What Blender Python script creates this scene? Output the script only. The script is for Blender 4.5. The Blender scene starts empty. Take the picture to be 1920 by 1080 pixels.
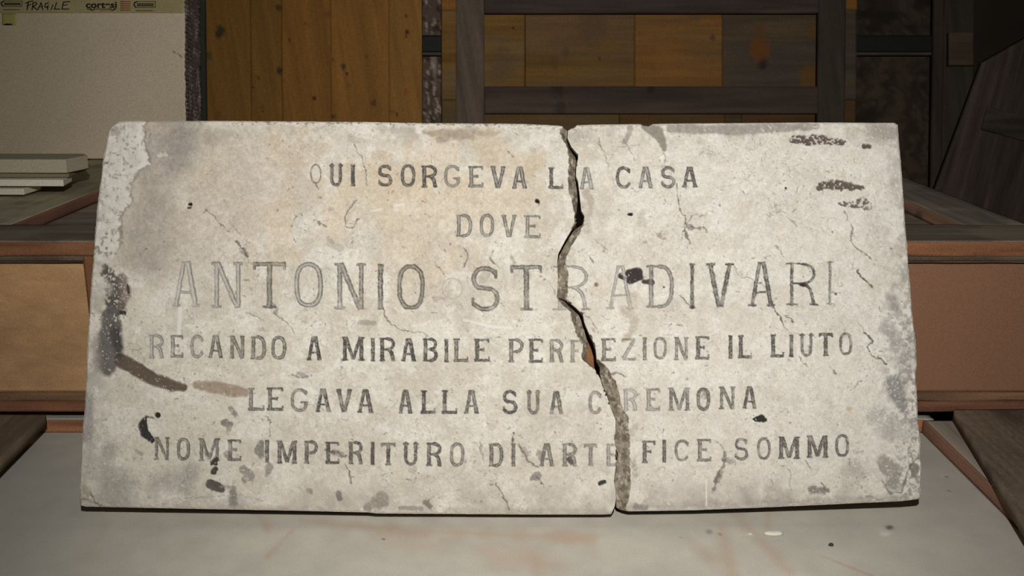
import bpy, math, random
import numpy as np
from mathutils import Vector
# ------------------------------------------------------------------ camera, world, light
F = 1867.0
PITCH = math.atan((540 - 50) / F)
H = 0.718
CP, SP = math.cos(PITCH), math.sin(PITCH)
CAM = np.array([0.0, 0.0, H])
scn = bpy.context.scene
COL = scn.collection
cd = bpy.data.cameras.new('camera')
cam = bpy.data.objects.new('camera', cd)
COL.objects.link(cam)
cd.sensor_width = 36.0
cd.lens = F / 1920 * 36
cd.clip_start = 0.01
cam.location = (0, 0, H)
cam.rotation_euler = (math.pi / 2 - PITCH, 0, 0)
scn.camera = cam
world = bpy.data.worlds.new('world')
scn.world = world
world.use_nodes = True
world.node_tree.nodes['Background'].inputs[0].default_value = (0.9, 0.95, 1.0, 1)
world.node_tree.nodes['Background'].inputs[1].default_value = 0.02
ld = bpy.data.lights.new('camera_flash', 'SPOT')          # the photographer's flash, held above the lens
ld.energy = 108.0
ld.color = (1.0, 0.98, 0.965)
ld.spot_size = math.radians(90)
ld.spot_blend = 1.0
ld.shadow_soft_size = 0.018
FL = np.array([0.03, 0.0, H + 0.34])
AIM = np.array([0.06, 1.55, 0.50])
flash = bpy.data.objects.new('camera_flash', ld)
flash.location = FL
_d = AIM - FL
flash.rotation_euler = Vector(_d).to_track_quat('-Z', 'Y').to_euler()
COL.objects.link(flash)
scn.view_settings.view_transform = 'Standard'
scn.view_settings.look = 'None'
scn.view_settings.exposure = 0.0
scn.view_settings.gamma = 1.0
scn.view_settings.use_curve_mapping = False

# ------------------------------------------------------------------ projection helpers (photograph pixel <-> world)
def ray(x, y):
    x = np.asarray(x, float); y = np.asarray(y, float)
    a = (x - 960) / F; b = -(y - 540) / F
    return np.stack([a, CP + b * SP + 0 * a, -SP + b * CP + 0 * a], -1)
def on_plane(x, y, p0, n):
    r = ray(x, y); p0 = np.asarray(p0, float); n = np.asarray(n, float)
    t = np.dot(p0 - CAM, n) / (r @ n)
    return CAM + r * t[..., None]
def atY(x, y, Y): return on_plane(x, y, (0, Y, 0), (0, 1, 0))
LB = math.radians(12.6); ZP = .6                   # the things at the back lean against the wall by this angle
NB = np.array([0, -math.cos(LB), math.sin(LB)]); UB = np.array([0, math.sin(LB), math.cos(LB)])
def atL(x, y, Y): return on_plane(x, y, (0, Y, ZP), NB)
def atZ(x, y, Z): return on_plane(x, y, (0, 0, Z), (0, 0, 1))
def proj(P):
    d = np.asarray(P, float) - CAM
    dep = d[..., 1] * CP - d[..., 2] * SP
    up = d[..., 1] * SP + d[..., 2] * CP
    return 960 + F * d[..., 0] / dep, 540 - F * up / dep

# ------------------------------------------------------------------ noise
_rng = np.random.RandomState(7)
_T = _rng.rand(8, 256, 256)
def vn(x, y, s=0):
    t = _T[s % 8]; x = x + 31.7 * s; y = y + 17.3 * s
    xi = np.floor(x).astype(int); yi = np.floor(y).astype(int)
    fx = x - xi; fy = y - yi
    fx = fx * fx * (3 - 2 * fx); fy = fy * fy * (3 - 2 * fy)
    a = t[xi & 255, yi & 255]; b = t[(xi + 1) & 255, yi & 255]
    c = t[xi & 255, (yi + 1) & 255]; d = t[(xi + 1) & 255, (yi + 1) & 255]
    return (a * (1 - fx) + b * fx) * (1 - fy) + (c * (1 - fx) + d * fx) * fy
def fbm(x, y, sc, o=4, s=0):
    r = 0; a = .5; tot = 0; x = x / sc; y = y / sc
    for k in range(o):
        r = r + a * vn(x, y, s + k * 3); tot += a; a *= .55; x = x * 2.03 + 5.1; y = y * 2.03 + 9.7
    return r / tot
def sst(a, b, x):
    t = np.clip((x - a) / (b - a), 0, 1); return t * t * (3 - 2 * t)
def lin(c):
    c = np.clip(np.asarray(c, float) / 255., 0, 1)
    return np.where(c <= .04045, c / 12.92, ((c + .055) / 1.055) ** 2.4)

# relative strength of the flash on a surface (used only to choose sensible base colours)
def flash_E(P, n):
    d = FL - np.asarray(P, float); r = np.linalg.norm(d, axis=-1); L = d / r[..., None]
    ax = (AIM - FL) / np.linalg.norm(AIM - FL)
    c = -(L @ ax); ch = math.cos(math.radians(45)); q = np.clip((c - ch) / (1 - ch), 0, 1); q = q * q * (3 - 2 * q)
    return q * np.clip(L @ np.asarray(n, float), 0, 1) / r ** 2 * 3.05 + .012
# ------------------------------------------------------------------ materials
def mat(name, color=None, rough=.8, bump=.15, bscale=300, speck=.12, sscale=700, spec=.25, metal=0, dist=.002):
    m = bpy.data.materials.new(name); m.use_nodes = True
    nt = m.node_tree; N = nt.nodes; K = nt.links
    b = N['Principled BSDF']
    b.inputs['Roughness'].default_value = rough
    b.inputs['Specular IOR Level'].default_value = spec
    b.inputs['Metallic'].default_value = metal
    tc = N.new('ShaderNodeTexCoord')
    if color is None:
        a = N.new('ShaderNodeAttribute'); a.attribute_name = 'Col'; src = a.outputs['Color']
    else:
        a = N.new('ShaderNodeRGB'); l = lin(color) ; a.outputs[0].default_value = (*[float(v) for v in l], 1); src = a.outputs[0]
    n = N.new('ShaderNodeTexNoise'); n.inputs['Scale'].default_value = sscale; n.inputs['Detail'].default_value = 2
    K.new(tc.outputs['Object'], n.inputs['Vector'])
    mr = N.new('ShaderNodeMapRange'); mr.inputs['From Min'].default_value = .3; mr.inputs['From Max'].default_value = .7
    mr.inputs['To Min'].default_value = 1 - speck; mr.inputs['To Max'].default_value = 1 + speck
    K.new(n.outputs['Fac'], mr.inputs['Value'])
    mx = N.new('ShaderNodeVectorMath'); mx.operation = 'SCALE'
    K.new(src, mx.inputs[0]); K.new(mr.outputs[0], mx.inputs['Scale'])
    K.new(mx.outputs[0], b.inputs['Base Color'])
    n2 = N.new('ShaderNodeTexNoise'); n2.inputs['Scale'].default_value = bscale; n2.inputs['Detail'].default_value = 4
    K.new(tc.outputs['Object'], n2.inputs['Vector'])
    bp = N.new('ShaderNodeBump'); bp.inputs['Strength'].default_value = bump; bp.inputs['Distance'].default_value = dist
    K.new(n2.outputs['Fac'], bp.inputs['Height']); K.new(bp.outputs[0], b.inputs['Normal'])
    return m
M = dict(
    marble=mat('worn_marble', rough=.75, bump=.25, bscale=260, speck=.05, sscale=800),
    wood=mat('old_wood', rough=.8, bump=.3, bscale=180, speck=.2, sscale=420, spec=.1),
    varnish=mat('varnished_plank', rough=.62, bump=.15, bscale=160, speck=.2, sscale=330, spec=.08),
    ply=mat('plywood_sheet', rough=.7, bump=.2, bscale=300, speck=.16, sscale=480),
    card=mat('cardboard', rough=.85, bump=.15, bscale=200, speck=.16, sscale=330),
    dust=mat('dusty_board', rough=.85, bump=.2, bscale=350, speck=.12, sscale=600),
    wrap=mat('bubble_film', rough=.10, bump=1.0, bscale=260, speck=.35, sscale=300, spec=1.0, dist=.006),
    foam=mat('foam_board', rough=.8, bump=.3, bscale=300, speck=.16, sscale=420),
    tape=mat('packing_tape', rough=.3, bump=.1, bscale=100, speck=.14, sscale=330, spec=.4),
    ink=mat('black_ink', (30, 26, 24), rough=.6, speck=.1),
    inkblue=mat('blue_black_marker', (20, 32, 48), rough=.6, speck=.2),
    red=mat('red_ink', (176, 70, 52), rough=.6, speck=.2),
    iron=mat('dark_iron', (40, 40, 38), rough=.6, speck=.2, sscale=200),
    plaster=mat('plaster_crumb', (226, 222, 205), rough=.9, speck=.05),
    grit=mat('dark_grit', (70, 62, 54), rough=.9, speck=.1),
)

# ------------------------------------------------------------------ object helpers
def tag(o, label=None, cat=None, group=None, kind=None):
    if label: o['label'] = label
    if cat: o['category'] = cat
    if group: o['group'] = group
    if kind: o['kind'] = kind
    return o
def empty(name, loc, label, cat, group=None):
    o = bpy.data.objects.new(name, None); COL.objects.link(o); o.location = loc; o.empty_display_size = .05
    EMP[o.name] = np.array(loc, float)
    return tag(o, label, cat, group)
EMP = {}
def mesh_obj(name, V, quads, mt, cols=None, parent=None, tris=None):
    """V (n,3) world; quads (m,4) [+ tris (k,3)]"""
    V = np.asarray(V, float)
    org = np.array([V[:, 0].mean(), V[:, 1].mean(), V[:, 2].min()])
    if parent is not None: org = EMP.get(parent.name, np.zeros(3)) * 0 + org
    me = bpy.data.meshes.new(name)
    loops = np.asarray(quads, np.int32).ravel(); starts = np.arange(0, len(loops), 4); tot = np.full(len(starts), 4)
    if tris is not None and len(tris):
        t = np.asarray(tris, np.int32).ravel()
        starts = np.concatenate([starts, len(loops) + np.arange(0, len(t), 3)]); tot = np.concatenate([tot, np.full(len(t) // 3, 3)])
        loops = np.concatenate([loops, t])
    me.vertices.add(len(V)); me.vertices.foreach_set('co', (V - org).astype(np.float32).ravel())
    me.loops.add(len(loops)); me.loops.foreach_set('vertex_index', loops.astype(np.int32))
    me.polygons.add(len(starts)); me.polygons.foreach_set('loop_start', starts.astype(np.int32))
    if cols is not None:
        at = me.color_attributes.new('Col', 'FLOAT_COLOR', 'POINT')
        c = np.ones((len(V), 4), np.float32); c[:, :3] = cols; at.data.foreach_set('color', c.ravel())
    me.update(calc_edges=True); me.validate()
    me.materials.append(mt)
    o = bpy.data.objects.new(name, me); COL.objects.link(o)
    if parent is not None:
        o.parent = parent; o.location = org - EMP.get(parent.name, np.zeros(3)); EMP[o.name] = org
    else:
        o.location = org; EMP[o.name] = org
    return o
def grid_quads(nv, nu, off=0):
    i = np.arange(nv * nu).reshape(nv, nu) + off
    return np.stack([i[:-1, :-1], i[1:, :-1], i[1:, 1:], i[:-1, 1:]], -1).reshape(-1, 4)
def perim(nv, nu):
    i = np.arange(nv * nu).reshape(nv, nu)
    return np.concatenate([i[0, :-1], i[:-1, -1], i[-1, :0:-1], i[:0:-1, 0]])
def solid_grid(name, G, back, mt, cols, parent=None):
    """G (nv,nu,3) face grid; back = vector to the far side. closed solid; cols (nv*nu,3) linear"""
    nv, nu = G.shape[:2]; V = G.reshape(-1, 3); p = perim(nv, nu)
    B = V[p] + np.asarray(back); n = len(V); k = len(p)
    j = np.arange(k); j2 = (j + 1) % k
    side = np.stack([p[j], p[j2], n + j2, n + j], -1)
    # back face from the four corners
    c = [0, nu - 1, nu - 1 + nv - 1, 2 * (nu - 1) + nv - 1]
    cen = n + k; BC = B.mean(0)[None]
    fan = np.stack([n + j, n + j2, np.full(k, cen)], -1)
    VV = np.concatenate([V, B, BC]); cc = np.concatenate([cols, cols[p], cols[p[:1]]])
    return mesh_obj(name, VV, np.concatenate([grid_quads(nv, nu), side]), mt, cc, parent, tris=fan)
def bilin(c, nu, nv):
    """c = tl,tr,br,bl"""
    tl, tr, br, bl = [np.asarray(q, float) for q in c]
    s = np.linspace(0, 1, nu)[None, :, None]; t = np.linspace(0, 1, nv)[:, None, None]
    return (tl * (1 - s) + tr * s) * (1 - t) + (bl * (1 - s) + br * s) * t
def board(name, corners, back, mt, paint, parent=None, step=.006, rel=None, illum=1.0, tgt=None, ref=None):
    tl, tr, br, bl = [np.asarray(q, float) for q in corners]
    nu = int(max(np.linalg.norm(tr - tl), np.linalg.norm(br - bl)) / step) + 2
    nv = int(max(np.linalg.norm(bl - tl), np.linalg.norm(br - tr)) / step) + 2
    G = bilin((tl, tr, br, bl), nu, nv)
    x, y = proj(G.reshape(-1, 3))
    rgb = paint(G.reshape(-1, 3), x, y)
    lc = lin(rgb)
    nrm = np.cross(tr - tl, bl - tl); nrm /= np.linalg.norm(nrm)
    if np.dot(nrm, np.asarray(back)) > 0: nrm = -nrm
    if tgt is not None:
        P = G.reshape(-1, 3); vis = (x > -20) & (x < 1940) & (y > -20) & (y < 1100)
        if ref is not None: vis = np.hypot(x - ref[0], y - ref[1]) < max(30, np.hypot(x - ref[0], y - ref[1]).min() + 5)
        if not vis.any(): vis[:] = True
        lc = lc * (lin(tgt) / lc[vis].mean(0)) / float(flash_E(P[vis], nrm).mean())
        illum = 1.0
    cols = np.clip(lc / illum, 0, .88)
    if rel is not None:
        n = np.cross(tr - tl, bl - tl); n /= np.linalg.norm(n)
        if np.dot(n, np.asarray(back)) > 0: n = -n
        G = G + rel(G.reshape(-1, 3), x, y).reshape(G.shape[:2])[..., None] * n
    return solid_grid(name, G, back, mt, cols, parent)
def rgbv(c, n): return np.tile(np.asarray(c, float), (n, 1))
def mixc(a, c, k): return a + (np.asarray(c, float) - a) * k[:, None]

# wood grain: along = world axis index of the grain
def woodp(c, along=2, seed=0, amp=.22, c2=None, knots=(), dust=None, fine=.02, spots=()):
    ax = [0, 1, 2]; ax.remove(along)
    def f(W, x, y):
        u = W[:, along]; v = W[:, ax[0]] + W[:, ax[1]] * .7
        s = fbm(v * 1 / fine * 1.0, u * 2.2, 1, 3, seed) ; s2 = fbm(v * 14, u * 3.0, 1, 3, seed + 1)
        s3 = fbm(v * 190, u * 8, 1, 2, seed + 2)
        r = rgbv(c, len(W))
        if c2 is not None: r = mixc(r, c2, sst(.42, .62, s2))
        r = r * (1 + amp * ((s - .5) * 1.1 + (s2 - .5) * 1.0 + (s3 - .5) * .9))[:, None]
        for (kx, ky, kr, kc, ka) in knots:
            d = np.hypot((x - kx), (y - ky) * .8) + (fbm(x, y, 5, 2, seed) - .5) * kr * .9
            r = mixc(r, kc, ka * sst(kr * 1.25, kr * .55, d))
        if dust is not None:
            r = mixc(r, dust, .55 * sst(.45, .65, fbm(W[:, 0] * 7, W[:, 1] * 7 + W[:, 2] * 7, 1, 4, seed + 5)))
        return r
    return f

# ================================================================== SETTING
def flat(c, amp=.1, sc=.05, seed=3):
    def f(W, x, y):
        s = fbm(W[:, 0] / sc, (W[:, 1] + W[:, 2]) / sc, 1, 4, seed)
        return rgbv(c, len(W)) * (1 + amp * (s - .5) * 2)[:, None]
    return f
ZF = -0.10
o = board('floor', ((-4, 7, ZF), (4, 7, ZF), (4, -1.5, ZF), (-4, -1.5, ZF)), (0, 0, -.1), M['dust'], flat((70, 64, 56)), step=.08); tag(o, kind='structure')
YW = 3.35
def osb(W, x, y):
    n = len(W)
    a = fbm(W[:, 0] * 9, W[:, 2] * 22, 1, 4, 2); b = fbm(W[:, 0] * 60 + a * 6, W[:, 2] * 25, 1, 3, 4)
    r = mixc(rgbv((66, 56, 42), n), (88, 76, 56), sst(.35, .68, b)); return mixc(r, (44, 37, 28), sst(.5, .75, a) * .6)
def lime(W, x, y):
    n = len(W)
    r = mixc(rgbv((88, 74, 62), n), (158, 146, 128), sst(.5, .72, fbm(x, y * .45, 5, 4, 6)))
    r = mixc(r, (60, 48, 42), sst(.5, .7, fbm(x, y * .6, 7, 4, 5))); return mixc(r, (170, 158, 140), .5 * sst(5, 2, np.abs(x - 816)) * sst(95, 104, y) * sst(175, 130, y))
o = board('wall_back', ((-4, 4.3, 2.8), (2.3, 4.3, 2.8), (2.3, 4.3, ZF), (-4, 4.3, ZF)), (0, .12, 0), M['dust'], flat((74, 66, 54)), step=.06); tag(o, kind='structure')
o = board('wall_right', ((2.3, 6.4, 2.8), (4.6, 6.4, 2.8), (4.6, 6.4, ZF), (2.3, 6.4, ZF)), (0, .1, 0), M['dust'], flat((50, 46, 40)), step=.06); tag(o, kind='structure')
# rail let into the wall at one height, seen left and right of the door
def bar(name, x0, x1, y0, y1, Y, th, mt, paint, parent=None, step=.006, illum=1.0, rel=None, botz=None, tgt=None, ref=None):
    c = [atL(x0, y0, Y), atL(x1, y0, Y), atL(x1, y1, Y), atL(x0, y1, Y)]
    if botz is not None or y0 < -20:          # long pieces follow the leaning uprights
        a = atL(x0, 120, Y); b = atL(x1, 120, Y)
        up = lambda P, z: P + UB * ((z - P[2]) / UB[2])
        zt_, zb_ = c[0][2], (botz if botz is not None else c[3][2])
        c = [up(a, zt_), up(b, zt_), up(b, zb_), up(a, zb_)]
    return board(name, c, tuple(-NB * th), mt, paint, parent, step, rel, illum, tgt, ref)
wr = empty('iron_rail', atL(1190, 98, YW - .045), 'black iron rail seen behind the boarded door at both of its sides', 'rail')
bar('rail_bar', 700, 1748, 66, 97, YW - .05, .028, M['iron'], flat((40, 40, 38), .2), wr, tgt=(16, 17, 15))
bar('rail_ledge', 700, 1748, 97.5, 103, YW - .04, .018, M['wood'], flat((92, 84, 76), .2), wr, tgt=(48, 43, 36), ref=(812, 100))
ob = bar('chipboard_sheet', 1560, 1750, -420, 300, YW, .016, M['wood'], osb, None, .008, botz=ZF, tgt=(31, 26, 19)); tag(ob, 'dark chipboard sheet leaning right of the boarded door', 'board')
ob = bar('limewashed_plank', 770, 850, -420, 300, YW, .02, M['wood'], lime, None, .006, botz=ZF, tgt=(66, 56, 48)); tag(ob, 'rough limewashed plank in the gap between golden planks and boarded door', 'plank')
cp = empty('corner_post', atL(1800, 250, YW), 'dark wooden post with a small nailed block, beside the chipboard sheet at right', 'post')
bar('post', 1770, 1826, -420, 300, YW - .07, .04, M['wood'], woodp((66, 58, 46), 2, 4), cp, botz=ZF, tgt=(30, 27, 21))
bar('block', 1781, 1826, 60, 122, YW - .095, .024, M['wood'], woodp((78, 66, 50), 0, 3), cp, tgt=(38, 32, 23))
bar('batten', 1752, 1769, -420, 300, YW - .065, .036, M['wood'], woodp((74, 60, 48), 2, 6), cp, botz=ZF, tgt=(33, 27, 21))

# ================================================================== PLANK SCREEN (left background)
YP = 3.05
ps = empty('plank_screen', atL(590, 400, YP), 'upright golden varnished pine plank screen right of the pale carton', 'screen')
KN = (40, 38, 20)
kn = [(413, 58, 9, KN, .8), (391, 105, 7, (45, 52, 24), .6), (411, 65, 6, KN, .5), (523, 15, 6, KN, .8), (524, 133, 6, KN, .9), (484, 146, 3, (60, 40, 18), .9),
      (643, 125, 5, (55, 45, 28), .9), (650, 138, 2.6, (30, 18, 10), 1), (623, 112, 2, (30, 18, 10), 1), (556, 109, 2, (40, 26, 12), .9), (571, 144, 1.7, (30, 18, 10), 1),
      (687, 106, 2.8, (70, 42, 20), .9), (589, 184, 3.8, (70, 30, 16), .9), (700, 192, 5.5, (70, 48, 24), .9), (763, 60, 3, (40, 20, 12), .9), (763, 68, 2.4, (40, 20, 12), .9), (763, 30, 2.2, (40, 20, 12), .9),
      (761, 172, 5, (112, 58, 24), .8), (744, 215, 2.2, (40, 26, 12), .9), (625, 219, 4, (55, 45, 26), .8), (614, 27, 7, (88, 58, 26), .6), (490, 200, 3, (100, 36, 16), .7), (493, 208, 2.5, (60, 30, 14), .7),
      (410, 215, 5, (80, 58, 26), .7), (735, 210, 3, (60, 46, 26), .5), (475, 163, 1.8, (60, 24, 12), .9), (431, 177, 1.5, (50, 20, 12), .9), (655, 160, 4, (88, 62, 30), .7), (542, 75, 2, (50, 36, 16), .9), (573, 45, 2.5, (60, 44, 22), .8)]
for (a, b, c, sd) in ((384, 469.3, (96, 70, 26), 1), (470.3, 527.4, (98, 72, 27), 2), (528.6, 620, (110, 79, 30), 5), (620.4, 729, (113, 81, 31), 6), (729.4, 791, (112, 82, 33), 7)):
    bar('plank', a, b, -420, 330, YP, .022, M['varnish'], woodp(c, 2, sd, .17, knots=kn, c2=tuple(v * .93 for v in c)), ps, botz=ZF, tgt={1: (72, 50, 21), 2: (74, 52, 22), 5: (84, 57, 24), 6: (90, 62, 27), 7: (92, 65, 30)}[sd])
bar('edge_batten', 362, 384, -420, 330, YP - .02, .03, M['wood'], woodp((48, 50, 44), 2, 3), ps, botz=ZF, tgt=(30, 31, 26))

# ================================================================== BOARDED DOOR (middle background)
dr = empty('boarded_door', atL(1230, 420, YP), 'old dark-framed boarded wooden door standing behind the marble slab', 'door')
YB = YP + .035
dk = [(1430, 118, 10, (40, 34, 30), .85), (1425, 95, 20, (112, 60, 22), .75), (1424, 60, 12, (96, 56, 26), .6), (1336, 70, 5, (60, 44, 30), .8), (962, 52, 2, (30, 22, 14), 1), (1124, 111, 3, (50, 36, 24), .8), (1062, 98, 8, (70, 52, 30), .5),
      (1520, 145, 22, (112, 66, 22), .6), (1525, 60, 12, (105, 62, 24), .6), (1110, 50, 30, (76, 58, 38), .6), (1250, 110, 24, (104, 70, 28), .45), (940, 120, 26, (74, 58, 40), .5), (1038, 118, 10, (72, 52, 30), .5), (1300, 20, 16, (70, 54, 36), .5)]
def db(c, c2, sd): return woodp(c, 0, sd, .2, c2=tuple((np.array(c) + np.array(c2)) / 2), knots=dk)
for (x0, x1, y0, y1, c, c2, sd, il) in ((828, 984.0, 19, 186.5, (98, 68, 28), (84, 68, 46), 1, (76, 57, 31)), (984.8, 1190, 19, 186.5, (94, 68, 30), (78, 62, 42), 2, (72, 54, 31)), (1190.8, 1354.5, 19, 186.5, (98, 66, 26), (80, 60, 34), 5, (81, 56, 28)), (1355.5, 1606, 19, 186.5, (74, 60, 46), (84, 60, 34), 4, (50, 41, 31)),
                             (828, 1161.6, 187.3, 300, (88, 68, 38), (76, 62, 42), 6, (64, 50, 28)), (1162.4, 1360, 187.3, 300, (92, 66, 32), (78, 62, 40), 7, (60, 44, 24)), (1360.6, 1392, 187.3, 300, (74, 56, 34), (64, 50, 34), 3, (48, 36, 22)), (1392.6, 1606, 187.3, 300, (80, 56, 32), (66, 50, 34), 8, (52, 37, 22))):
    o = bar('panel_board', x0, x1, y0, y1, YB, .02, M['varnish'], db(c, c2, sd), dr, botz=(.12 if y0 > 100 else None), tgt=il)
bar('panel_board', 828, 1606, -330, 18.2, YB, .02, M['varnish'], db((104, 66, 30), (92, 62, 34), 3), dr, tgt=(88, 58, 26), ref=(840, 10))
def dw(c, al, sd): return woodp(c, al, sd, .3, knots=((1050, 203, 12, (40, 34, 30), .5), (1220, 168, 8, (36, 30, 28), .7), (1045, 166, 14, (40, 33, 30), .7)))
bar('stile', 855, 907.5, -360, 420, YP, .034, M['wood'], dw((76, 67, 60), 2, 2), dr, botz=ZF, tgt=(62, 53, 45))
bar('stile', 1535.5, 1585, -360, 420, YP, .034, M['wood'], dw((48, 42, 37), 2, 3), dr, botz=ZF, tgt=(38, 34, 27))
bar('rail', 908.5, 1534.5, -110, 23.5, YP + .004, .03, M['wood'], dw((62, 52, 48), 0, 4), dr, tgt=(44, 36, 32))
bar('rail', 908.5, 1534.5, 162, 212, YP + .004, .03, M['wood'], dw((60, 50, 47), 0, 5), dr, tgt=(48, 39, 33))

# ================================================================== LEANING DARK PANEL (right)
lp = empty('leaning_panel', (1.5, 3.0, ZF), 'large dark brown wooden panel leaning at a slant at far right', 'panel')
nL = np.array([0, .97, .12]); nL /= np.linalg.norm(nL); pL = atY(1800, 250, 2.95)
def LP(x, y): return on_plane(x, y, pL, nL)
lpp = woodp((76, 62, 52), 2, 3, .4, c2=(66, 54, 46))
board('panel_face', (LP(1845, 118), LP(2160, -60), LP(2060, 640), LP(1650, 640)), (0, .03, 0), M['wood'], lpp, lp, .007, tgt=(36, 30, 25))
board('cross_batten', tuple(q - nL * .008 for q in (LP(1850, 200), LP(2105, 262), LP(2100, 312), LP(1838, 242))), tuple(nL * .006), M['wood'], woodp((60, 50, 40), 0, 5, .4), lp, .007, tgt=(31, 27, 21))

# ================================================================== CRATE
ZCB = .045                      # underside of the case
YC = float(atZ(960, 771, ZCB)[1])
ZT = float(atY(960, 452, YC)[2])
XL, XR, YBK = -1.13, .965, 2.87
GREY = (98, 92, 82); BRN = (128, 74, 44)
cr = empty('wooden_case', (0, YC, ZCB), 'long low wooden case with plywood front lying behind the marble slab', 'crate')
def topw(c, al, sd, du=(112, 106, 94)): return woodp(c, al, sd, .28, dust=du)
SB = .045; RB = .19
yF = float(atZ(100, 421, ZT)[1])
RWL, RWR = .0, .0
xli = float(atZ(19, 421, ZT)[0]); xri = float(atZ(1820, 427, ZT)[0])
print('crate', YC, ZT, yF, xli, xri, atZ(36, 372, ZT), atZ(190, 309, ZT), atZ(1697, 352, ZT), atZ(1920, 428, ZT))
T1 = .035
def hb(name, x0, x1, y0, y1, z, th, mt, paint, par, step=.006, illum=.3, tgt=None, ref=None):   # horizontal board, top face
    return board(name, ((x0, y1, z), (x1, y1, z), (x1, y0, z), (x0, y0, z)), (0, 0, -th), mt, paint, par, step, illum=illum, tgt=tgt, ref=ref)
hb('front_rail', XL - .05, XR + .05, YC, yF, ZT, T1, M['wood'], topw((86, 80, 72), 0, 3), cr, tgt=(66, 58, 49))
hb('side_rail', XL - .05, xli, yF + .0008, YBK, ZT, T1, M['wood'], topw((84, 80, 70), 1, 4), cr, tgt=(64, 60, 48), ref=(100, 370))
hb('side_rail', xri, XR, yF + .0008, YBK, ZT, T1, M['wood'], topw((80, 74, 68), 1, 5), cr, tgt=(58, 53, 46), ref=(1760, 390))
hb('inner_panel', xli, xri, yF, YBK, ZT - .026, .008, M['wood'], topw((82, 78, 70), 0, 6), cr, tgt=(60, 54, 46), ref=(150, 410))
# brown reveals of the side rails
board('rail_reveal', ((xli + .0015, YBK, ZT - .0008), (xli + .0015, yF + .001, ZT - .0008), (xli + .0015, yF + .001, ZT - .026), (xli + .0015, YBK, ZT - .026)), (-.001, 0, 0), M['wood'], woodp((84, 52, 38), 1, 2, .35), cr, .008, tgt=(55, 38, 30))
board('rail_reveal', ((xri - .0015, yF + .001, ZT - .0008), (xri - .0015, YBK, ZT - .0008), (xri - .0015, YBK, ZT - .026), (xri - .0015, yF + .001, ZT - .026)), (.001, 0, 0), M['wood'], woodp((88, 62, 46), 1, 2, .35, knots=((1722, 406, 8, (48, 38, 32), .8),)), cr, .008, tgt=(62, 46, 36))
def zy(y): return float(atY(960, y, YC)[2])
def fb(name, y0, y1, dy, th, paint, mt=M['wood'], il=.72, x0=XL - .05, x1=XR + .05, rel=None, step=.005, tgt=None, ref=None):
    Y = YC + dy
    return board(name, ((x0, Y, zy(y0)), (x1, Y, zy(y0)), (x1, Y, zy(y1)), (x0, Y, zy(y1))), (0, th, 0), mt, paint, cr, step, rel, il, tgt, ref)
rough_edge = lambda W, x, y: (fbm(W[:, 0] * 12, W[:, 2] * 900, 1, 3, 3) - .5) * .006
zed = ZT - T1
fb('front_edge', 454, 480, -.002, .03, woodp((134, 80, 48), 0, 2, .4, c2=(112, 64, 38)), rel=rough_edge, tgt=(92, 62, 42), ref=(80, 468))
fb('upper_moulding', 480.6, 494, .006, .02, woodp((98, 76, 58), 0, 5, .5, c2=(72, 60, 50), fine=.006), rel=rough_edge, tgt=(76, 66, 54), ref=(80, 487))
def plyp(W, x, y):
    r = rgbv((160, 120, 74), len(W)); s = fbm(W[:, 0] * 9, W[:, 2] * 14, 1, 4, 5); f_ = fbm(W[:, 0] * 40, W[:, 2] * 130, 1, 3, 2)
    r = r * (1 + .22 * (s - .5) + .14 * (f_ - .5))[:, None]
    return mixc(r, (122, 84, 56), sst(1300, 1760, x) * .95)
fb('front_panel', 493, 741, .018, .012, plyp, M['ply'], tgt=(123, 96, 66), ref=(80, 610))
fb('lower_moulding', 741, 755, .008, .02, woodp((108, 80, 56), 0, 7, .5, c2=(78, 58, 42), fine=.006), rel=rough_edge, tgt=(78, 59, 42), ref=(80, 748))
fb('bottom_edge', 755.5, 771, -.002, .04, woodp((122, 72, 46), 0, 4, .4, c2=(100, 60, 40)), rel=rough_edge, tgt=(84, 56, 40), ref=(80, 763))
xs0 = float(atY(160, 520, YC)[0]); xs1 = float(atY(215, 520, YC)[0])
fb('stile', 481, 754, -.001, .018, woodp((122, 78, 48), 2, 4, .3), x0=xs0, x1=xs1, tgt=(90, 60, 40))
hb('bottom_board', XL - .04, XR + .04, YC + .04, YBK, ZCB + .02, .018, M['wood'], flat((90, 70, 50)), cr, .03, illum=.5)
board('back_board', ((XL, YBK, ZT), (XR, YBK, ZT), (XR, YBK, ZCB), (XL, YBK, ZCB)), (0, .015, 0), M['wood'], flat((90, 80, 66)), cr, .03)

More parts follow.
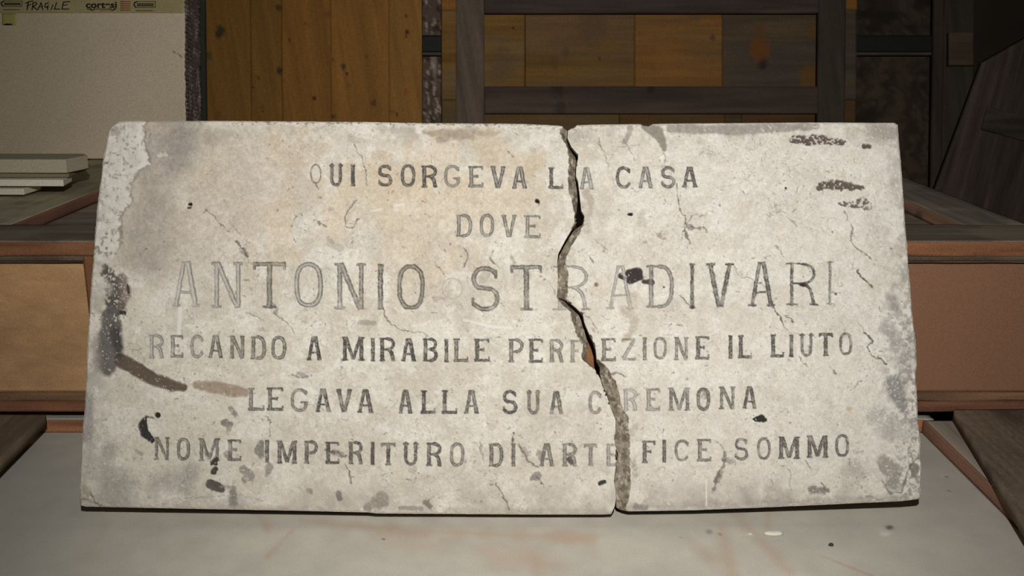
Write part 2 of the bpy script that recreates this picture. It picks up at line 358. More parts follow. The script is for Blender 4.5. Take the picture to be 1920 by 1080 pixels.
# ================================================================== LOWER TRAY (frame lying flat)
HR = .024
pz = lambda x, y, z: atZ(x, y, z)
yb0 = float(pz(110, 811, 0)[1])
rA = pz(1742, 824, 0); rB = pz(1920, 1002, 0); rdir = (rB - rA) / np.linalg.norm(rB - rA)
cA = rA + rdir * ((yb0 - rA[1]) / rdir[1]); cB = rA + rdir * ((.75 - rA[1]) / rdir[1])
print('tray', yb0, rA, rB, cA, cB)
ft = empty('floor_tray', (0, 1.2, 0), 'flat dusty grey board with raised brown rim under the marble slab', 'tray')
def dustp(W, x, y):
    n = len(W)
    r = rgbv((158, 152, 142), n)
    s = fbm(W[:, 0] * 3, W[:, 1] * 5, 1, 4, 4); r = r * (1 + .16 * (s - .5))[:, None]
    s = fbm(W[:, 0] * 30, W[:, 1] * 30, 1, 4, 1); r = r * (1 + .10 * (s - .5))[:, None]
    # faint brownish drag marks
    def streak(pts, c, a, soft):
        nonlocal r
        r = mixc(r, c, a * .95 * sst(soft * 1.5, -soft * 1.5, sdf(x, y, pts) + (fbm(x, y, 30, 3, 5) - .5) * (16 if soft > 3 else 2)))
    for pts, a, sf in (([(560, 975, 3), (760, 995, 6), (960, 1003, 5), (1110, 1010, 12)], .5, 7), ([(490, 975, 5), (500, 990, 10)], .6, 8), ([(552, 990, 3), (500, 1045, 3)], .5, 4),
                       ([(900, 1030, 10), (940, 1045, 22), (1040, 1060, 14)], .35, 18), ([(1350, 985, 5), (1360, 1030, 10), (1375, 1078, 12)], .5, 12), ([(1380, 965, 4), (1420, 1010, 5), (1480, 1070, 8)], .45, 9),
                       ([(1540, 1042, .5), (1580, 1058, 1.5), (1640, 1082, 2)], .9, 1.6), ([(700, 1005, 4), (780, 1025, 14), (860, 1010, 6)], .3, 14), ([(1440, 965, 4), (1440, 990, 3)], .4, 6),
                       ([(1000, 1040, 12), (1010, 1090, 10)], .3, 12), ([(200, 985, 4), (160, 1050, 12)], .3, 14), ([(1290, 1010, 1), (1335, 1050, 12)], .35, 10)):
        streak(pts, (152, 124, 104), a, sf)
    for (a, b, q) in ((1330, 997, 6), (1350, 1002, 4)): r = mixc(r, (100, 95, 88), .6 * sst(q * 1.6, q * .4, np.hypot(x - a, (y - b) * 1.4)))
    for (a, b, q) in ((1406, 1002, 3), (1660, 1000, 5), (1660, 1003, 4), (1773, 893, 4)): r = mixc(r, (190, 186, 176), .5 * sst(q * 1.6, q * .4, np.hypot((x - a) * .5, (y - b) * 1.4)))
    for (a, b, q) in ((1775, 894, 2.2), (1668, 989, 4.5), (1780, 920, 1.5), (720, 1010, 1.5), (1275, 1009, 1.5)): r = mixc(r, (60, 56, 50), .85 * sst(q * 1.3, q * .4, np.hypot((x - a) * .6, (y - b))))
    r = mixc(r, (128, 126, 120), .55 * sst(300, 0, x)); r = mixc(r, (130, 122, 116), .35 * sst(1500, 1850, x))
    return r
def sdf(x, y, pts):
    d = np.full(x.shape, 1e9)
    if len(pts) == 1:
        return np.hypot(x - pts[0][0], y - pts[0][1]) - pts[0][2]
    for (x0, y0, r0), (x1, y1, r1) in zip(pts[:-1], pts[1:]):
        dx, dy = x1 - x0, y1 - y0; L = dx * dx + dy * dy + 1e-9
        t = np.clip(((x - x0) * dx + (y - y0) * dy) / L, 0, 1)
        d = np.minimum(d, np.hypot(x - x0 - t * dx, y - y0 - t * dy) - (r0 + (r1 - r0) * t))
    return d
XTL = -1.02
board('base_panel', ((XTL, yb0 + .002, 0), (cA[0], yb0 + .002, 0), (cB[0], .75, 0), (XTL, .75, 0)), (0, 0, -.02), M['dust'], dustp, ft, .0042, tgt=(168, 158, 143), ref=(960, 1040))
# back rail: grey top, brown front reveal
yb1 = 2.85
board('back_rail', ((XTL - .1, yb1, HR), (cA[0] + .02, yb1, HR), (cA[0] + .02, yb0 + .003, HR), (XTL - .1, yb0 + .003, HR)), (0, 0, -.04), M['dust'], flat((118, 114, 104)), ft, .01, tgt=(86, 84, 76), ref=(110, 782))
board('rail_reveal', ((XTL - .1, yb0, HR + .0003), (cA[0], yb0, HR + .0003), (cA[0], yb0, 0), (XTL - .1, yb0, 0)), (0, .002, 0), M['wood'], woodp((136, 84, 58), 0, 5, .4), ft, .004, tgt=(98, 66, 47), ref=(110, 797))
rn = np.array([-rdir[1], rdir[0], 0.]); rn = rn if rn[0] > 0 else -rn
oA = cA + rn * .004 + np.array([0, 0, HR]); oB = cB + rn * .004 + np.array([0, 0, HR])
board('side_rail', (oA, oA + (.20, 0, 0), oB + (.16, 0, 0), oB), (0, 0, -.04), M['dust'], woodp((116, 106, 96), 1, 4, .25), ft, .006, tgt=(92, 84, 74), ref=(1800, 830))
board('rail_reveal', (cA + (0, 0, HR), cB + (0, 0, HR), cB, cA), rn * .003, M['wood'], woodp((110, 74, 56), 1, 6, .35), ft, .004, tgt=(76, 55, 44), ref=(1830, 900))
# dark boards lying on the rim, left and right
def zpoly_board(name, pts, z, th, paint, label, tgt):
    c = [pz(a, b, z) for a, b in pts]
    o = board(name, c, (0, 0, -th), M['wood'], paint, None, .006, tgt=tgt)
    return tag(o, label, 'board')
zpoly_board('loose_board', ((-330, 777), (86, 777), (-120, 980), (-700, 980)), .05, .02, woodp((84, 70, 58), 1, 4, .4, c2=(62, 52, 44)), 'dark brown board lying flat at lower left, cut off by the frame', (54, 46, 37))
zpoly_board('loose_board', ((1788, 768), (2300, 764), (2700, 1100), (1996, 1100)), .05, .02, woodp((82, 68, 58), 1, 6, .4, c2=(60, 50, 43)), 'dark brown board lying flat at lower right beside the tray rim', (66, 57, 47))

# ================================================================== PALE CARTON
YX = 2.82
bx = empty('carton', (-1.2, YX, ZT), 'tall pale cardboard carton taped at the top, standing behind the foam sheets at left', 'carton')
xe = float(atL(347, 100, YX)[0]); tl_ = math.tan(LB); yl = lambda z: YX + (z - ZP) * tl_
def cardp(W, x, y):
    r = rgbv((124, 116, 98), len(W)); s = fbm(W[:, 0] * 5, W[:, 2] * 5, 1, 4, 2)
    r = r * (1 + .10 * (s - .5))[:, None]
    r = mixc(r, (110, 100, 76), .5 * sst(260, -60, x) + 0 * x)
    r = mixc(r, (60, 62, 60), .9 * sst(1.2, -.6, sdf(x, y, [(320, 92, .4), (330, 100, 1), (343, 108, .4)])) * (fbm(x, y, 3, 2, 1) > .4))
    r = mixc(r, (72, 72, 68), .5 * sst(2, -1, sdf(x, y, [(335, 97, 2), (346, 105, 3)])) * (fbm(x, y, 2, 2, 4) > .45))
    return r
board('front_face', ((-1.9, yl(1.2), 1.2), (xe, yl(1.2), 1.2), (xe, yl(ZT + .004), ZT + .004), (-1.9, yl(ZT + .004), ZT + .004)), tuple(-NB * .012), M['card'], cardp, bx, .006, tgt=(115, 105, 88), ref=(150, 120))
board('carton_body', tuple(np.array(q) - NB * .013 for q in ((-1.9, yl(1.2), 1.2), (xe - .004, yl(1.2), 1.2), (xe - .004, yl(ZT + .030), ZT + .030), (-1.9, yl(ZT + .030), ZT + .030))), tuple(-NB * .105), M['card'], flat((130, 118, 96)), bx, .05, illum=.3)
# bubble wrap down the side
nvb, nub = 260, 46
zz = np.linspace(1.19, ZT + .030, nvb)[:, None] + np.zeros((1, nub)); yy = np.linspace(-.003, .115, nub)[None, :] + np.zeros((nvb, 1))
cell = .0115
ph = (np.floor(zz / cell).astype(int) % 2) * .5
du = ((yy / cell + ph) % 1 - .5); dv = ((zz / cell) % 1 - .5)
bub = np.sqrt(np.clip(.23 - du ** 2 - dv ** 2, 0, 1)) * .011
Gb = np.stack([xe + .002 + bub + (fbm(yy * 60, zz * 30, 1, 3, 2) - .5) * .006, YX + yy * math.cos(LB) + (zz - ZP) * tl_, zz - yy * math.sin(LB)], -1)
cb = lin(mixc(rgbv((112, 100, 96), nvb * nub), (168, 160, 152), sst(.5, .7, fbm(yy.ravel() * 60, zz.ravel() * 40, 1, 3, 5)))) / .9
solid_grid('bubble_wrap', Gb, (-.002, 0, 0), M['wrap'], cb, bx)
# tape with print
YTp = YX - .0012
def tapep(W, x, y):
    r = rgbv((112, 104, 78), len(W)); s = fbm(W[:, 0] * 8, W[:, 2] * 30, 1, 3, 2); return r * (1 + .12 * (s - .5))[:, None]
tp = bar('packing_tape', -200, 347, -30, 24.5, YTp, .001, M['tape'], tapep, bx, .006, tgt=(94, 86, 60), ref=(150, 12)); tp['label'] = 'brown packing tape printed with carrier marks'
tp2 = bar('packing_tape', 4, 30, 25, 47.5, YTp - .0002, .0008, M['tape'], flat((104, 96, 52)), bx, .006, tgt=(84, 78, 42)); tp2['label'] = 'short yellowed end of tape'
EMP_t = tp
YI = YTp - .0006
def strokes(name, lines, mt, parent, label=None, Y=YI):
    """flat ribbons given as photograph polylines ((x,y),...), width"""
    V = []; Q = []
    for pts, w in lines:
        for (a, b), (c, d) in zip(pts[:-1], pts[1:]):
            L = math.hypot(c - a, d - b) + 1e-9; ux, uy = (c - a) / L, (d - b) / L; e = w * .5 * .8
            cs = [(a - ux * e - uy * w / 2, b - uy * e + ux * w / 2), (c + ux * e - uy * w / 2, d + uy * e + ux * w / 2), (c + ux * e + uy * w / 2, d + uy * e - ux * w / 2), (a - ux * e + uy * w / 2, b - uy * e - ux * w / 2)]
            n = len(V)
            P = [atL(q[0], q[1], Y) for q in cs]
            V += P + [p + (0, .0004, 0) for p in P]
            Q += [(n, n + 3, n + 2, n + 1), (n + 4, n + 5, n + 6, n + 7)] + [(n + i, n + (i + 1) % 4, n + 4 + (i + 1) % 4, n + 4 + i) for i in range(4)]
    o = mesh_obj(name, V, Q, mt, None, parent)
    if label: o['label'] = label
    return o
fr = [([(48, 6), (55, 3), (62, 2)], 1.9), ([(53, 4), (51, 18)], 2), ([(50, 11), (58, 8)], 1.7), ([(62, 6), (60, 18)], 1.9), ([(61, 6), (67, 4), (69, 8), (62, 12), (69, 18)], 1.8),
      ([(71, 18), (77, 5), (80, 18)], 1.8), ([(73, 13), (80, 12)], 1.5), ([(91, 5), (85, 7), (84, 13), (88, 14), (90, 10), (89, 18)], 1.8), ([(99, 9), (96, 18)], 1.8), ([(106, 5), (102, 17), (112, 17)], 1.8), ([(131, 3), (119, 4), (116, 17), (129, 17)], 1.8), ([(117, 10), (126, 9)], 1.6)]
strokes('handwriting', fr, M['inkblue'], tp, 'handwritten word FRAGILE in dark marker')
def text_mesh(s, x0, x1, ybase, h, mt, parent, name, label, bold=.02, Y=YI):
    cu = bpy.data.curves.new('t', 'FONT'); cu.body = s; cu.size = 1.0; cu.offset = bold; cu.extrude = .01
    to = bpy.data.objects.new('t', cu); COL.objects.link(to); bpy.context.view_layer.update()
    me = bpy.data.meshes.new_from_object(to.evaluated_get(bpy.context.evaluated_depsgraph_get()))
    co = np.zeros(len(me.vertices) * 3); me.vertices.foreach_get('co', co); co = co.reshape(-1, 3)
    bpy.data.objects.remove(to)
    w0, w1 = co[:, 0].min(), co[:, 0].max(); hh = .73
    px = x0 + (co[:, 0] - w0) / (w1 - w0) * (x1 - x0); py = ybase - co[:, 1] / hh * h
    W = atL(px, py, Y); W[:, 1] += np.where(co[:, 2] < 0, .0004, 0)
    org = W.mean(0); me.vertices.foreach_set('co', (W - org).astype(np.float32).ravel()); me.update()
    me.materials.clear(); me.materials.append(mt)
    o = bpy.data.objects.new(name, me); COL.objects.link(o); o.parent = parent; o.location = org - EMP[parent.name]; o['label'] = label
    return o
text_mesh('cortesi', 161, 219, 14.6, 12.2, M['ink'], tp, 'printed_word', 'bold black printed word on the tape', .028)
wh = [([(163, 17), (172, 17)], 1.4), ([(178, 17), (207, 17)], 1.2), ([(213, 17), (218, 17)], 1.4)]
for cx in (173, 211):
    wh.append(([(cx - 4 * math.cos(t), 15.5 + 4 * math.sin(t)) for t in np.linspace(.1, 3.04, 7)], 1.6))
strokes('lorry_mark', wh, M['ink'], tp, 'wheels and chassis line printed under the word')
for y in (3, 7, 11, 15, 19): strokes('red_line', [([(226, y), (244, y)], 1.6)], M['red'], tp)
strokes('red_line', [([(188, 20), (206, 20)], .9)], M['red'], tp)
def badge(x0, x1, y0, y1):
    L = [([(x0 + 6, y0), (x1, y0), (x1, y1), (x0 + 6, y1)], 1.1), ([(x0 + 6, y0), (x0 + 1.5, y0 + 2), (x0, (y0 + y1) / 2), (x0 + 2, y1 - 2), (x0 + 4, y1)], 2.2), ([(x0 + 4, y1 + 6), (x1 - 5, y1 + 6)], 1.2),
         ([(x0 + 6, y0 + 4), (x1 - 3, y0 + 4)], 1.5), ([(x0 + 6, y1 - 3), (x1 - 3, y1 - 3)], 1.5)]
    x = x0 + 7
    while x < x1 - 3:
        L.append(([(x, y0 + 4), (x, y1 - 3)], 1.5)); x += 3.1
    return L
strokes('printed_badge', badge(251, 291, 3, 14), M['ink'], tp, 'small black printed badge')
strokes('printed_badge', badge(2, 41, 2, 12), M['ink'], tp, 'small black printed badge partly under clear tape')
strokes('small_print', [([(8, 46), (22, 46)], 2.4), ([(11, 44.6), (20, 44.6)], 1)], M['ink'], tp2, None, YTp - .0008)

# ================================================================== FOAM SHEETS on the case
def sheet(pix, zt, th, c, label, name='foam_sheet', cat='sheet', illum=.3, jag=.0, grp='sheets stacked on the case'):
    """pix: outline corners in the photograph of the top face front corners -> polygon slab"""
    P = [pz(a, b, zt) for a, b in pix]
    n = len(P); V = [p for p in P] + [p - (0, 0, th) for p in P]
    import bmesh
    bm = bmesh.new(); vs = [bm.verts.new(p) for p in V]
    bm.faces.new(vs[:n]); bm.faces.new(vs[n:][::-1])
    for i in range(n): bm.faces.new((vs[i], vs[n + i], vs[n + (i + 1) % n], vs[(i + 1) % n]))
    bmesh.ops.recalc_face_normals(bm, faces=bm.faces)
    bmesh.ops.bevel(bm, geom=[e for e in bm.edges], offset=.0012, segments=1, affect='EDGES')
    org = np.mean(P, 0) - (0, 0, th)
    bmesh.ops.translate(bm, verts=bm.verts, vec=-org)
    bmesh.ops.triangulate(bm, faces=bm.faces)
    me = bpy.data.meshes.new(name); bm.to_mesh(me); bm.free()
    at = me.color_attributes.new('Col', 'FLOAT_COLOR', 'POINT'); k = len(me.vertices); cc = np.ones((k, 4)); cc[:, :3] = np.clip(lin(c) / float(flash_E(pz(60, 320, zt), (0, -1, 0))), 0, .88); at.data.foreach_set('color', cc.ravel())
    me.materials.append(M['foam'])
    o = bpy.data.objects.new(name, me); COL.objects.link(o); o.location = org
    return tag(o, label, cat, grp)
hz = lambda x, y, Z: None
z1 = ZT + .003
sheet(((-260, 353), (44, 354), (76, 344), (-200, 342)), z1 + .0165, .0135, (122, 118, 106), 'thin pale sheet lying lowest on the wooden case at left')
sheet(((-260, 336), (118, 337), (134, 328), (-200, 327)), z1 + .036, .0145, (136, 132, 120), 'white foam sheet second from the bottom of the left stack')
sheet(((-260, 325), (128, 324), (168, 308), (160, 300), (-200, 300)), z1 + .0475, .010, (80, 74, 56), 'olive brown sheet under the topmost thick pale one')
sheet(((-260, 298), (122, 299), (164, 291), (157, 288), (-200, 288)), z1 + .0785, .0295, (124, 117, 99), 'thick pale board topmost on the left stack', 'foam_board', 'board')

# ================================================================== MARBLE SLAB
TH = .036; LEAN = math.radians(23.9)
S = np.array([0, math.sin(LEAN), math.cos(LEAN)]); NN = np.array([0, -math.cos(LEAN), math.sin(LEAN)])
ZB = TH * math.sin(LEAN) + .002
P0 = atZ(960, 964, ZB)
def slabpt(x, y, off=0.0): return on_plane(x, y, P0 - NN * off, NN)
tab = lambda t: (np.array([a[0] for a in t], float), np.array([a[1] for a in t], float))
def I(v, t):
    a, b = t; return np.interp(v, a, b)
TOP = tab([(195, 262), (203, 255), (206, 243), (212, 234), (222, 228.5), (235, 227), (400, 226), (560, 227), (700, 228), (780, 230), (900, 231), (980, 231.5), (1012, 233), (1050, 235), (1060, 238), (1068, 241), (1076, 239), (1082, 234), (1120, 232.5), (1200, 232), (1208, 234.5), (1216, 235.5), (1224, 232), (1260, 231), (1500, 229), (1678, 229.5), (1684, 233), (1690, 240)])
BOT = tab([(145, 946), (151, 948), (160, 950), (350, 954), (560, 958), (690, 961), (705, 963), (850, 964), (1000, 965), (1130, 965), (1147, 964), (1151, 955), (1155, 951), (1160, 954), (1166, 957), (1180, 959), (1300, 957), (1450, 951), (1600, 944), (1690, 940), (1722, 936), (1728, 930)])
LFT = tab([(225, 204), (262, 201), (300, 193), (330, 190), (370, 184), (400, 181), (440, 178), (480, 175), (520, 171), (560, 168), (600, 166), (640, 163), (680, 162), (720, 160), (760, 158), (800, 154), (840, 152), (880, 150), (920, 149), (950, 151)])
RGT = tab([(229, 1684), (260, 1686), (300, 1690), (370, 1695), (420, 1698), (460, 1702), (510, 1705), (540, 1708), (580, 1711), (610, 1714), (640, 1718), (685, 1720), (700, 1717.5), (740, 1720), (790, 1722), (830, 1727), (860, 1725), (870, 1728), (942, 1727)])
ACR = tab([(235, 1055), (250, 1050), (260, 1054), (270, 1062), (292, 1066), (310, 1067), (335, 1065), (357, 1066), (372, 1072), (397, 1077), (417, 1079), (430, 1071), (450, 1060), (467, 1052), (482, 1046), (497, 1044), (517, 1046), (542, 1045), (556, 1043), (565, 1050), (577, 1060), (585, 1070), (605, 1074), (622, 1080), (635, 1087), (645, 1093), (660, 1092), (672, 1089), (680, 1100), (692, 1114), (702, 1120), (717, 1126), (742, 1136), (765, 1145), (787, 1154), (965, 1154)])
DCR = tab([(235, 1070), (247, 1066), (260, 1065), (275, 1072), (292, 1085), (310, 1082), (330, 1081), (347, 1086), (370, 1088), (395, 1091), (410, 1097), (422, 1094), (440, 1086), (450, 1077), (465, 1070), (482, 1062), (500, 1061), (515, 1065), (535, 1064), (560, 1062), (577, 1081), (587, 1094), (607, 1097), (622, 1104), (635, 1112), (650, 1117), (672, 1120), (687, 1136), (702, 1146), (722, 1157), (747, 1162), (767, 1167), (782, 1179), (797, 1177), (817, 1182), (842, 1180), (865, 1182), (890, 1181), (910, 1184), (930, 1180), (957, 1174)])
BC = [(225, 1066, 1067), (258, 1063, 1064), (275, 1069, 1071), (290, 1079, 1084), (297, 1081, 1084), (310, 1080, 1081), (330, 1079, 1080), (340, 1081, 1084), (370, 1084, 1087.5), (395, 1082, 1090), (405, 1080, 1096), (417, 1081, 1094), (424, 1077, 1084), (430, 1072, 1076), (450, 1060, 1063.5), (475, 1047, 1050), (490, 1045, 1046.5), (520, 1046, 1047), (542, 1045.5, 1046.5), (556, 1044, 1045.5), (563, 1059, 1062.5), (577, 1074, 1080), (590, 1087, 1093), (605, 1092, 1096), (622, 1098, 1103), (640, 1103, 1112), (655, 1102, 1117), (675, 1100, 1119), (688, 1112, 1126), (700, 1120, 1126), (712, 1126, 1129), (725, 1130, 1133), (742, 1138, 1141), (765, 1145, 1147), (787, 1154, 1156), (810, 1154, 1156), (822, 1151, 1153), (840, 1155, 1156.5), (852, 1159, 1160.5), (870, 1155, 1157), (902, 1151, 1153), (917, 1154, 1156), (935, 1155, 1157), (951, 1152, 1157), (965, 1147, 1160)]
BT = (np.array([r[0] for r in BC], float), np.array([r[1] for r in BC], float)); CT = (BT[0], np.array([r[2] for r in BC], float))

# ---- glyphs: lists of ('L',x0,y0,x1,y1,k) boxes and ('C',[(x,y)..],k) curves in a unit cell
def arc(cx, cy, rx, ry, a0, a1, n=16, e=2.0):
    out = []
    for t in np.linspace(math.radians(a0), math.radians(a1), n):
        c, s = math.cos(t), math.sin(t)
        out.append((cx + rx * math.copysign(abs(c) ** (2 / e), c), cy - ry * math.copysign(abs(s) ** (2 / e), s)))
    return out
T_ = .5
GL = {
 'A': [('L', .14, 1, .43, 0, .85), ('L', .86, 1, .57, 0, 1), ('L', .24, .68, .76, .68, T_), ('L', .36, .035, .64, .035, .6), ('L', 0, .97, .3, .97, T_), ('L', .7, .97, 1, .97, T_)],
 'B': [('L', .17, 0, .17, 1, 1), ('L', 0, .03, .6, .03, T_), ('L', .17, .48, .6, .48, T_), ('L', 0, .97, .6, .97, T_), ('C', arc(.55, .255, .32, .22, 90, -90), .8), ('C', arc(.55, .725, .36, .245, 90, -90), .9)],
 'C': [('C', arc(.52, .5, .42, .46, 38, 322, 24, 2.4), .85), ('L', .9, .08, .9, .3, T_), ('L', .88, .72, .88, .84, T_)],
 'D': [('L', .17, 0, .17, 1, 1), ('L', 0, .03, .5, .03, T_), ('L', 0, .97, .5, .97, T_), ('C', arc(.45, .5, .45, .47, 90, -90, 18, 2.6), .9)],
 'E': [('L', .2, 0, .2, 1, 1), ('L', 0, .03, .95, .03, .55), ('L', .2, .48, .62, .48, .6), ('L', 0, .965, 1, .965, .75), ('L', .93, 0, .93, .16, T_), ('L', .62, .4, .62, .56, T_), ('L', .95, .8, .95, 1, .4)],
 'F': [('L', .2, 0, .2, 1, 1), ('L', 0, .03, .97, .03, .55), ('L', .2, .48, .65, .48, .6), ('L', 0, .97, .42, .97, T_), ('L', .94, 0, .94, .17, T_), ('L', .64, .4, .64, .56, T_)],
 'G': [('C', arc(.5, .5, .42, .46, 38, 335, 24, 2.4), .8), ('L', .86, .08, .86, .28, T_), ('L', .55, .6, 1, .6, T_), ('L', .82, .6, .82, .85, .6)],
 'I': [('L', .5, 0, .5, 1, .95), ('L', .1, .03, .9, .03, T_), ('L', .1, .97, .9, .97, T_)],
 'L': [('L', .2, 0, .2, 1, 1), ('L', 0, .03, .42, .03, T_), ('L', 0, .955, 1, .955, .8), ('L', .95, .78, .95, 1, .4)],
 'M': [('L', .13, 0, .13, 1, 1), ('L', .87, 0, .87, 1, 1), ('L', .18, 0, .5, .95, .85), ('L', .82, 0, .5, .95, .85), ('L', 0, .97, .27, .97, T_), ('L', .73, .97, 1, .97, T_), ('L', 0, .03, .2, .03, T_), ('L', .8, .03, 1, .03, T_)],
 'N': [('L', .17, 0, .17, 1, .9), ('L', .85, 0, .85, 1, .85), ('L', .2, 0, .82, 1, .95), ('L', 0, .97, .32, .97, T_), ('L', .7, .03, 1, .03, T_), ('L', 0, .03, .25, .03, T_)],
 'O': [('C', arc(.5, .5, .41, .46, 0, 360, 32, 2.5), .85)],
 'P': [('L', .2, 0, .2, 1, 1), ('L', 0, .03, .6, .03, T_), ('L', .2, .54, .6, .54, T_), ('L', 0, .97, .42, .97, T_), ('C', arc(.52, .285, .4, .25, 90, -90), .85)],
 'Q': [('C', arc(.5, .46, .42, .43, 0, 360, 32, 2.2), .4), ('C', [(.45, .9), (.55, 1.02), (.72, 1.18)], .4)],
 'R': [('L', .18, 0, .18, 1, 1), ('L', 0, .03, .6, .03, T_), ('L', .18, .49, .6, .49, T_), ('L', 0, .97, .36, .97, T_), ('C', arc(.52, .26, .36, .23, 90, -90), .85), ('C', [(.6, .5), (.76, .62), (.82, .8), (.86, .94)], .95), ('L', .74, .97, 1, .97, T_)],
 'S': [('C', arc(.5, .27, .37, .235, 30, 235, 14, 2.2) + [(.55, .5)] + arc(.5, .725, .4, .245, 60, -145, 14, 2.2), .85), ('L', .86, .06, .86, .27, T_), ('L', .1, .7, .1, .9, T_)],
 'T': [('L', .5, 0, .5, 1, 1), ('L', 0, .045, 1, .045, .8), ('L', .03, 0, .03, .17, T_), ('L', .97, 0, .97, .17, T_), ('L', .3, .97, .7, .97, T_)],
 'U': [('C', [(.19, 0), (.19, .7)] + arc(.5, .68, .31, .28, 180, 360, 12) + [(.81, 0)], .85), ('L', 0, .03, .38, .03, T_), ('L', .65, .03, 1, .03, T_)],
 'V': [('L', .14, 0, .46, 1, 1), ('L', .86, 0, .54, 1, .9), ('L', 0, .03, .32, .03, T_), ('L', .7, .03, 1, .03, T_), ('L', .38, .96, .62, .96, .6)],
 'Z': [('L', .05, .03, .95, .03, .55), ('L', .9, .05, .1, .95, .9), ('L', .05, .965, .97, .965, .6), ('L', .05, 0, .05, .16, T_), ('L', .95, .84, .95, 1, T_)],
}
# (char, x0, x1, ytop, ybot, stroke px, ink 0..1, hollow 0..1)
LET = []
def row(s, w):
    for it in s.split():
        ch, nums = it.split(':'); v = [float(q) for q in nums.split(',')]
        LET.append((ch, v[0], v[1], v[2], v[3], w * (v[6] if len(v) > 6 else 1), v[4] if len(v) > 4 else .8, v[5] if len(v) > 5 else .35, ROWN))
ROWN = 'first'
row('Q:581,603,307,347,.6,0,.9 U:617,643,309,348,.85,.1 I:656,667,309,349,.9,.1 S:708,735,310,348,.85,.2 O:752,778,309,349,.85,.2 R:790,820,311,351,.95,.2 G:833,863,310,350,.6,.6 E:878,906,312,350,.7,.6 V:920,948,312,352,.85,.6 A:960,988,313,353,.9,.75 L:1028,1056,314,353,.8,.1 A:1087,1113,314,354,.6,.7 C:1155,1183,313,352,.9,.3 A:1197,1224,313,352,.75,.6 S:1239,1266,313,351,.8,.3 A:1279,1308,313,351,.9,.2', 8)
ROWN = 'second'
row('D:855,885,403,443,.7,.7 O:900,926,402,443,.7,.7 V:940,969,403,444,.7,.5 E:983,1014,404,445,.7,.85', 7.5)
ROWN = 'third'
row('A:322,374,490,575,.35,.9 N:396,455,491,577,.45,.8 T:475,535,491,578,.7,.5 O:551,606,492,576,.6,.8 N:627,686,493,580,.65,.5 I:706,721,495,581,.85,.4 O:744,797,496,580,.75,.5 S:881,938,500,582,.75,.5 T:958,1016,497,582,.75,.4 R:1037,1108,497,582,.45,.8,.7 A:1137,1190,497,580,.35,.8,.7 D:1212,1265,497,577,.6,.6,.8 I:1291,1305,493,579,.9,.2,.7 V:1324,1376,493,576,.85,.2,.85 A:1403,1453,491,575,.85,.2,.8 R:1474,1534,492,573,.85,.2,.6 I:1549,1564,489,572,.65,.2,.5', 11)
ROWN = 'fourth'
row('R:279,307,628,672,.45,.7 E:319,343,629,669,.6,.5 C:357,381,629,670,.5,.6 A:390,418,629,671,.8,.3 N:430,459,630,672,.7,.4 D:470,498,631,673,.75,.4 O:509,536,631,673,.8,.5 A:575,603,631,675,.95,.1 M:641,683,632,676,.95,.1 I:694,704,634,677,.8,.1 R:711,741,634,677,.95,.1 A:752,780,635,677,.95,.1 B:793,820,635,677,.9,.1 I:832,842,636,679,.9,.1 L:850,878,635,678,.8,.3 E:889,918,636,677,.85,.1 P:953,981,636,679,.7,.4 E:991,1018,636,679,.8,.1 R:1030,1056,637,679,.6,.4 F:1069,1092,638,679,.55,.4 E:1127,1155,635,676,.7,.3 Z:1166,1192,635,675,.5,.5 I:1204,1214,633,675,.7,.2 O:1226,1250,632,673,.65,.4,.8 N:1264,1291,632,675,.7,.4,.85 E:1304,1330,631,673,.8,.2 I:1365,1375,629,672,.9,.1 L:1384,1410,629,671,.85,.1 L:1445,1470,628,669,.85,.1 I:1479,1489,628,669,.9,.1 U:1499,1526,627,668,.75,.4,.85 T:1536,1561,625,667,.85,.1 O:1574,1598,624,665,.8,.4,.8', 8)
ROWN = 'fifth'
row('L:464,496,728,769,.75,.4 E:500,531,727,769,.8,.3 G:545,578,729,771,.7,.5 A:591,620,729,772,.9,.1 V:630,660,730,772,.85,.3 A:670,700,730,774,.85,.2 A:747,773,731,775,.85,.3 L:789,816,732,775,.95,0 L:828,857,732,775,.85,.1 A:870,898,732,775,.8,.2 S:942,970,733,775,.9,.1 U:987,1013,734,776,.75,.4 A:1030,1056,734,776,.8,.3 C:1104,1128,734,775,.55,.3 R:1169,1195,730,770,.35,.8 E:1211,1238,729,769,.5,.6 M:1253,1294,727,770,.75,.3,.85 O:1307,1331,728,769,.75,.3 N:1348,1379,725,767,.75,.3,.85 A:1392,1419,725,766,.85,.2,.9', 8)
ROWN = 'sixth'
row('N:288,318,820,862,.7,.3,.8 O:332,355,822,862,.75,.4 M:372,412,822,864,.75,.4,.85 E:426,452,825,863,.85,.2 I:496,505,825,867,.85,.2 M:519,557,827,869,.85,.2 P:570,595,827,869,.75,.2 E:610,636,829,869,.85,.1 R:653,680,829,870,.85,.1 I:694,703,829,871,.85,0 T:715,741,831,872,.9,0 U:755,785,831,872,.85,.2 R:799,828,831,874,.85,.2 O:844,870,831,874,.7,.4 D:917,943,832,874,.75,.3 I:958,967,832,874,.8,.2 A:1011,1039,832,874,.7,.4 R:1054,1082,832,874,.65,.4 T:1096,1119,833,873,.55,.3 E:1137,1157,833,873,.45,.4 F:1204,1229,827,868,.75,.2 I:1241,1250,825,867,.8,.1 C:1265,1292,825,864,.65,.4,.8 E:1307,1334,824,864,.7,.4 S:1377,1403,822,862,.75,.2,.85 O:1420,1445,821,861,.75,.4,.8 M:1460,1500,819,860,.85,.2 M:1513,1553,817,858,.85,.2 O:1567,1592,815,856,.75,.3,.85', 8)

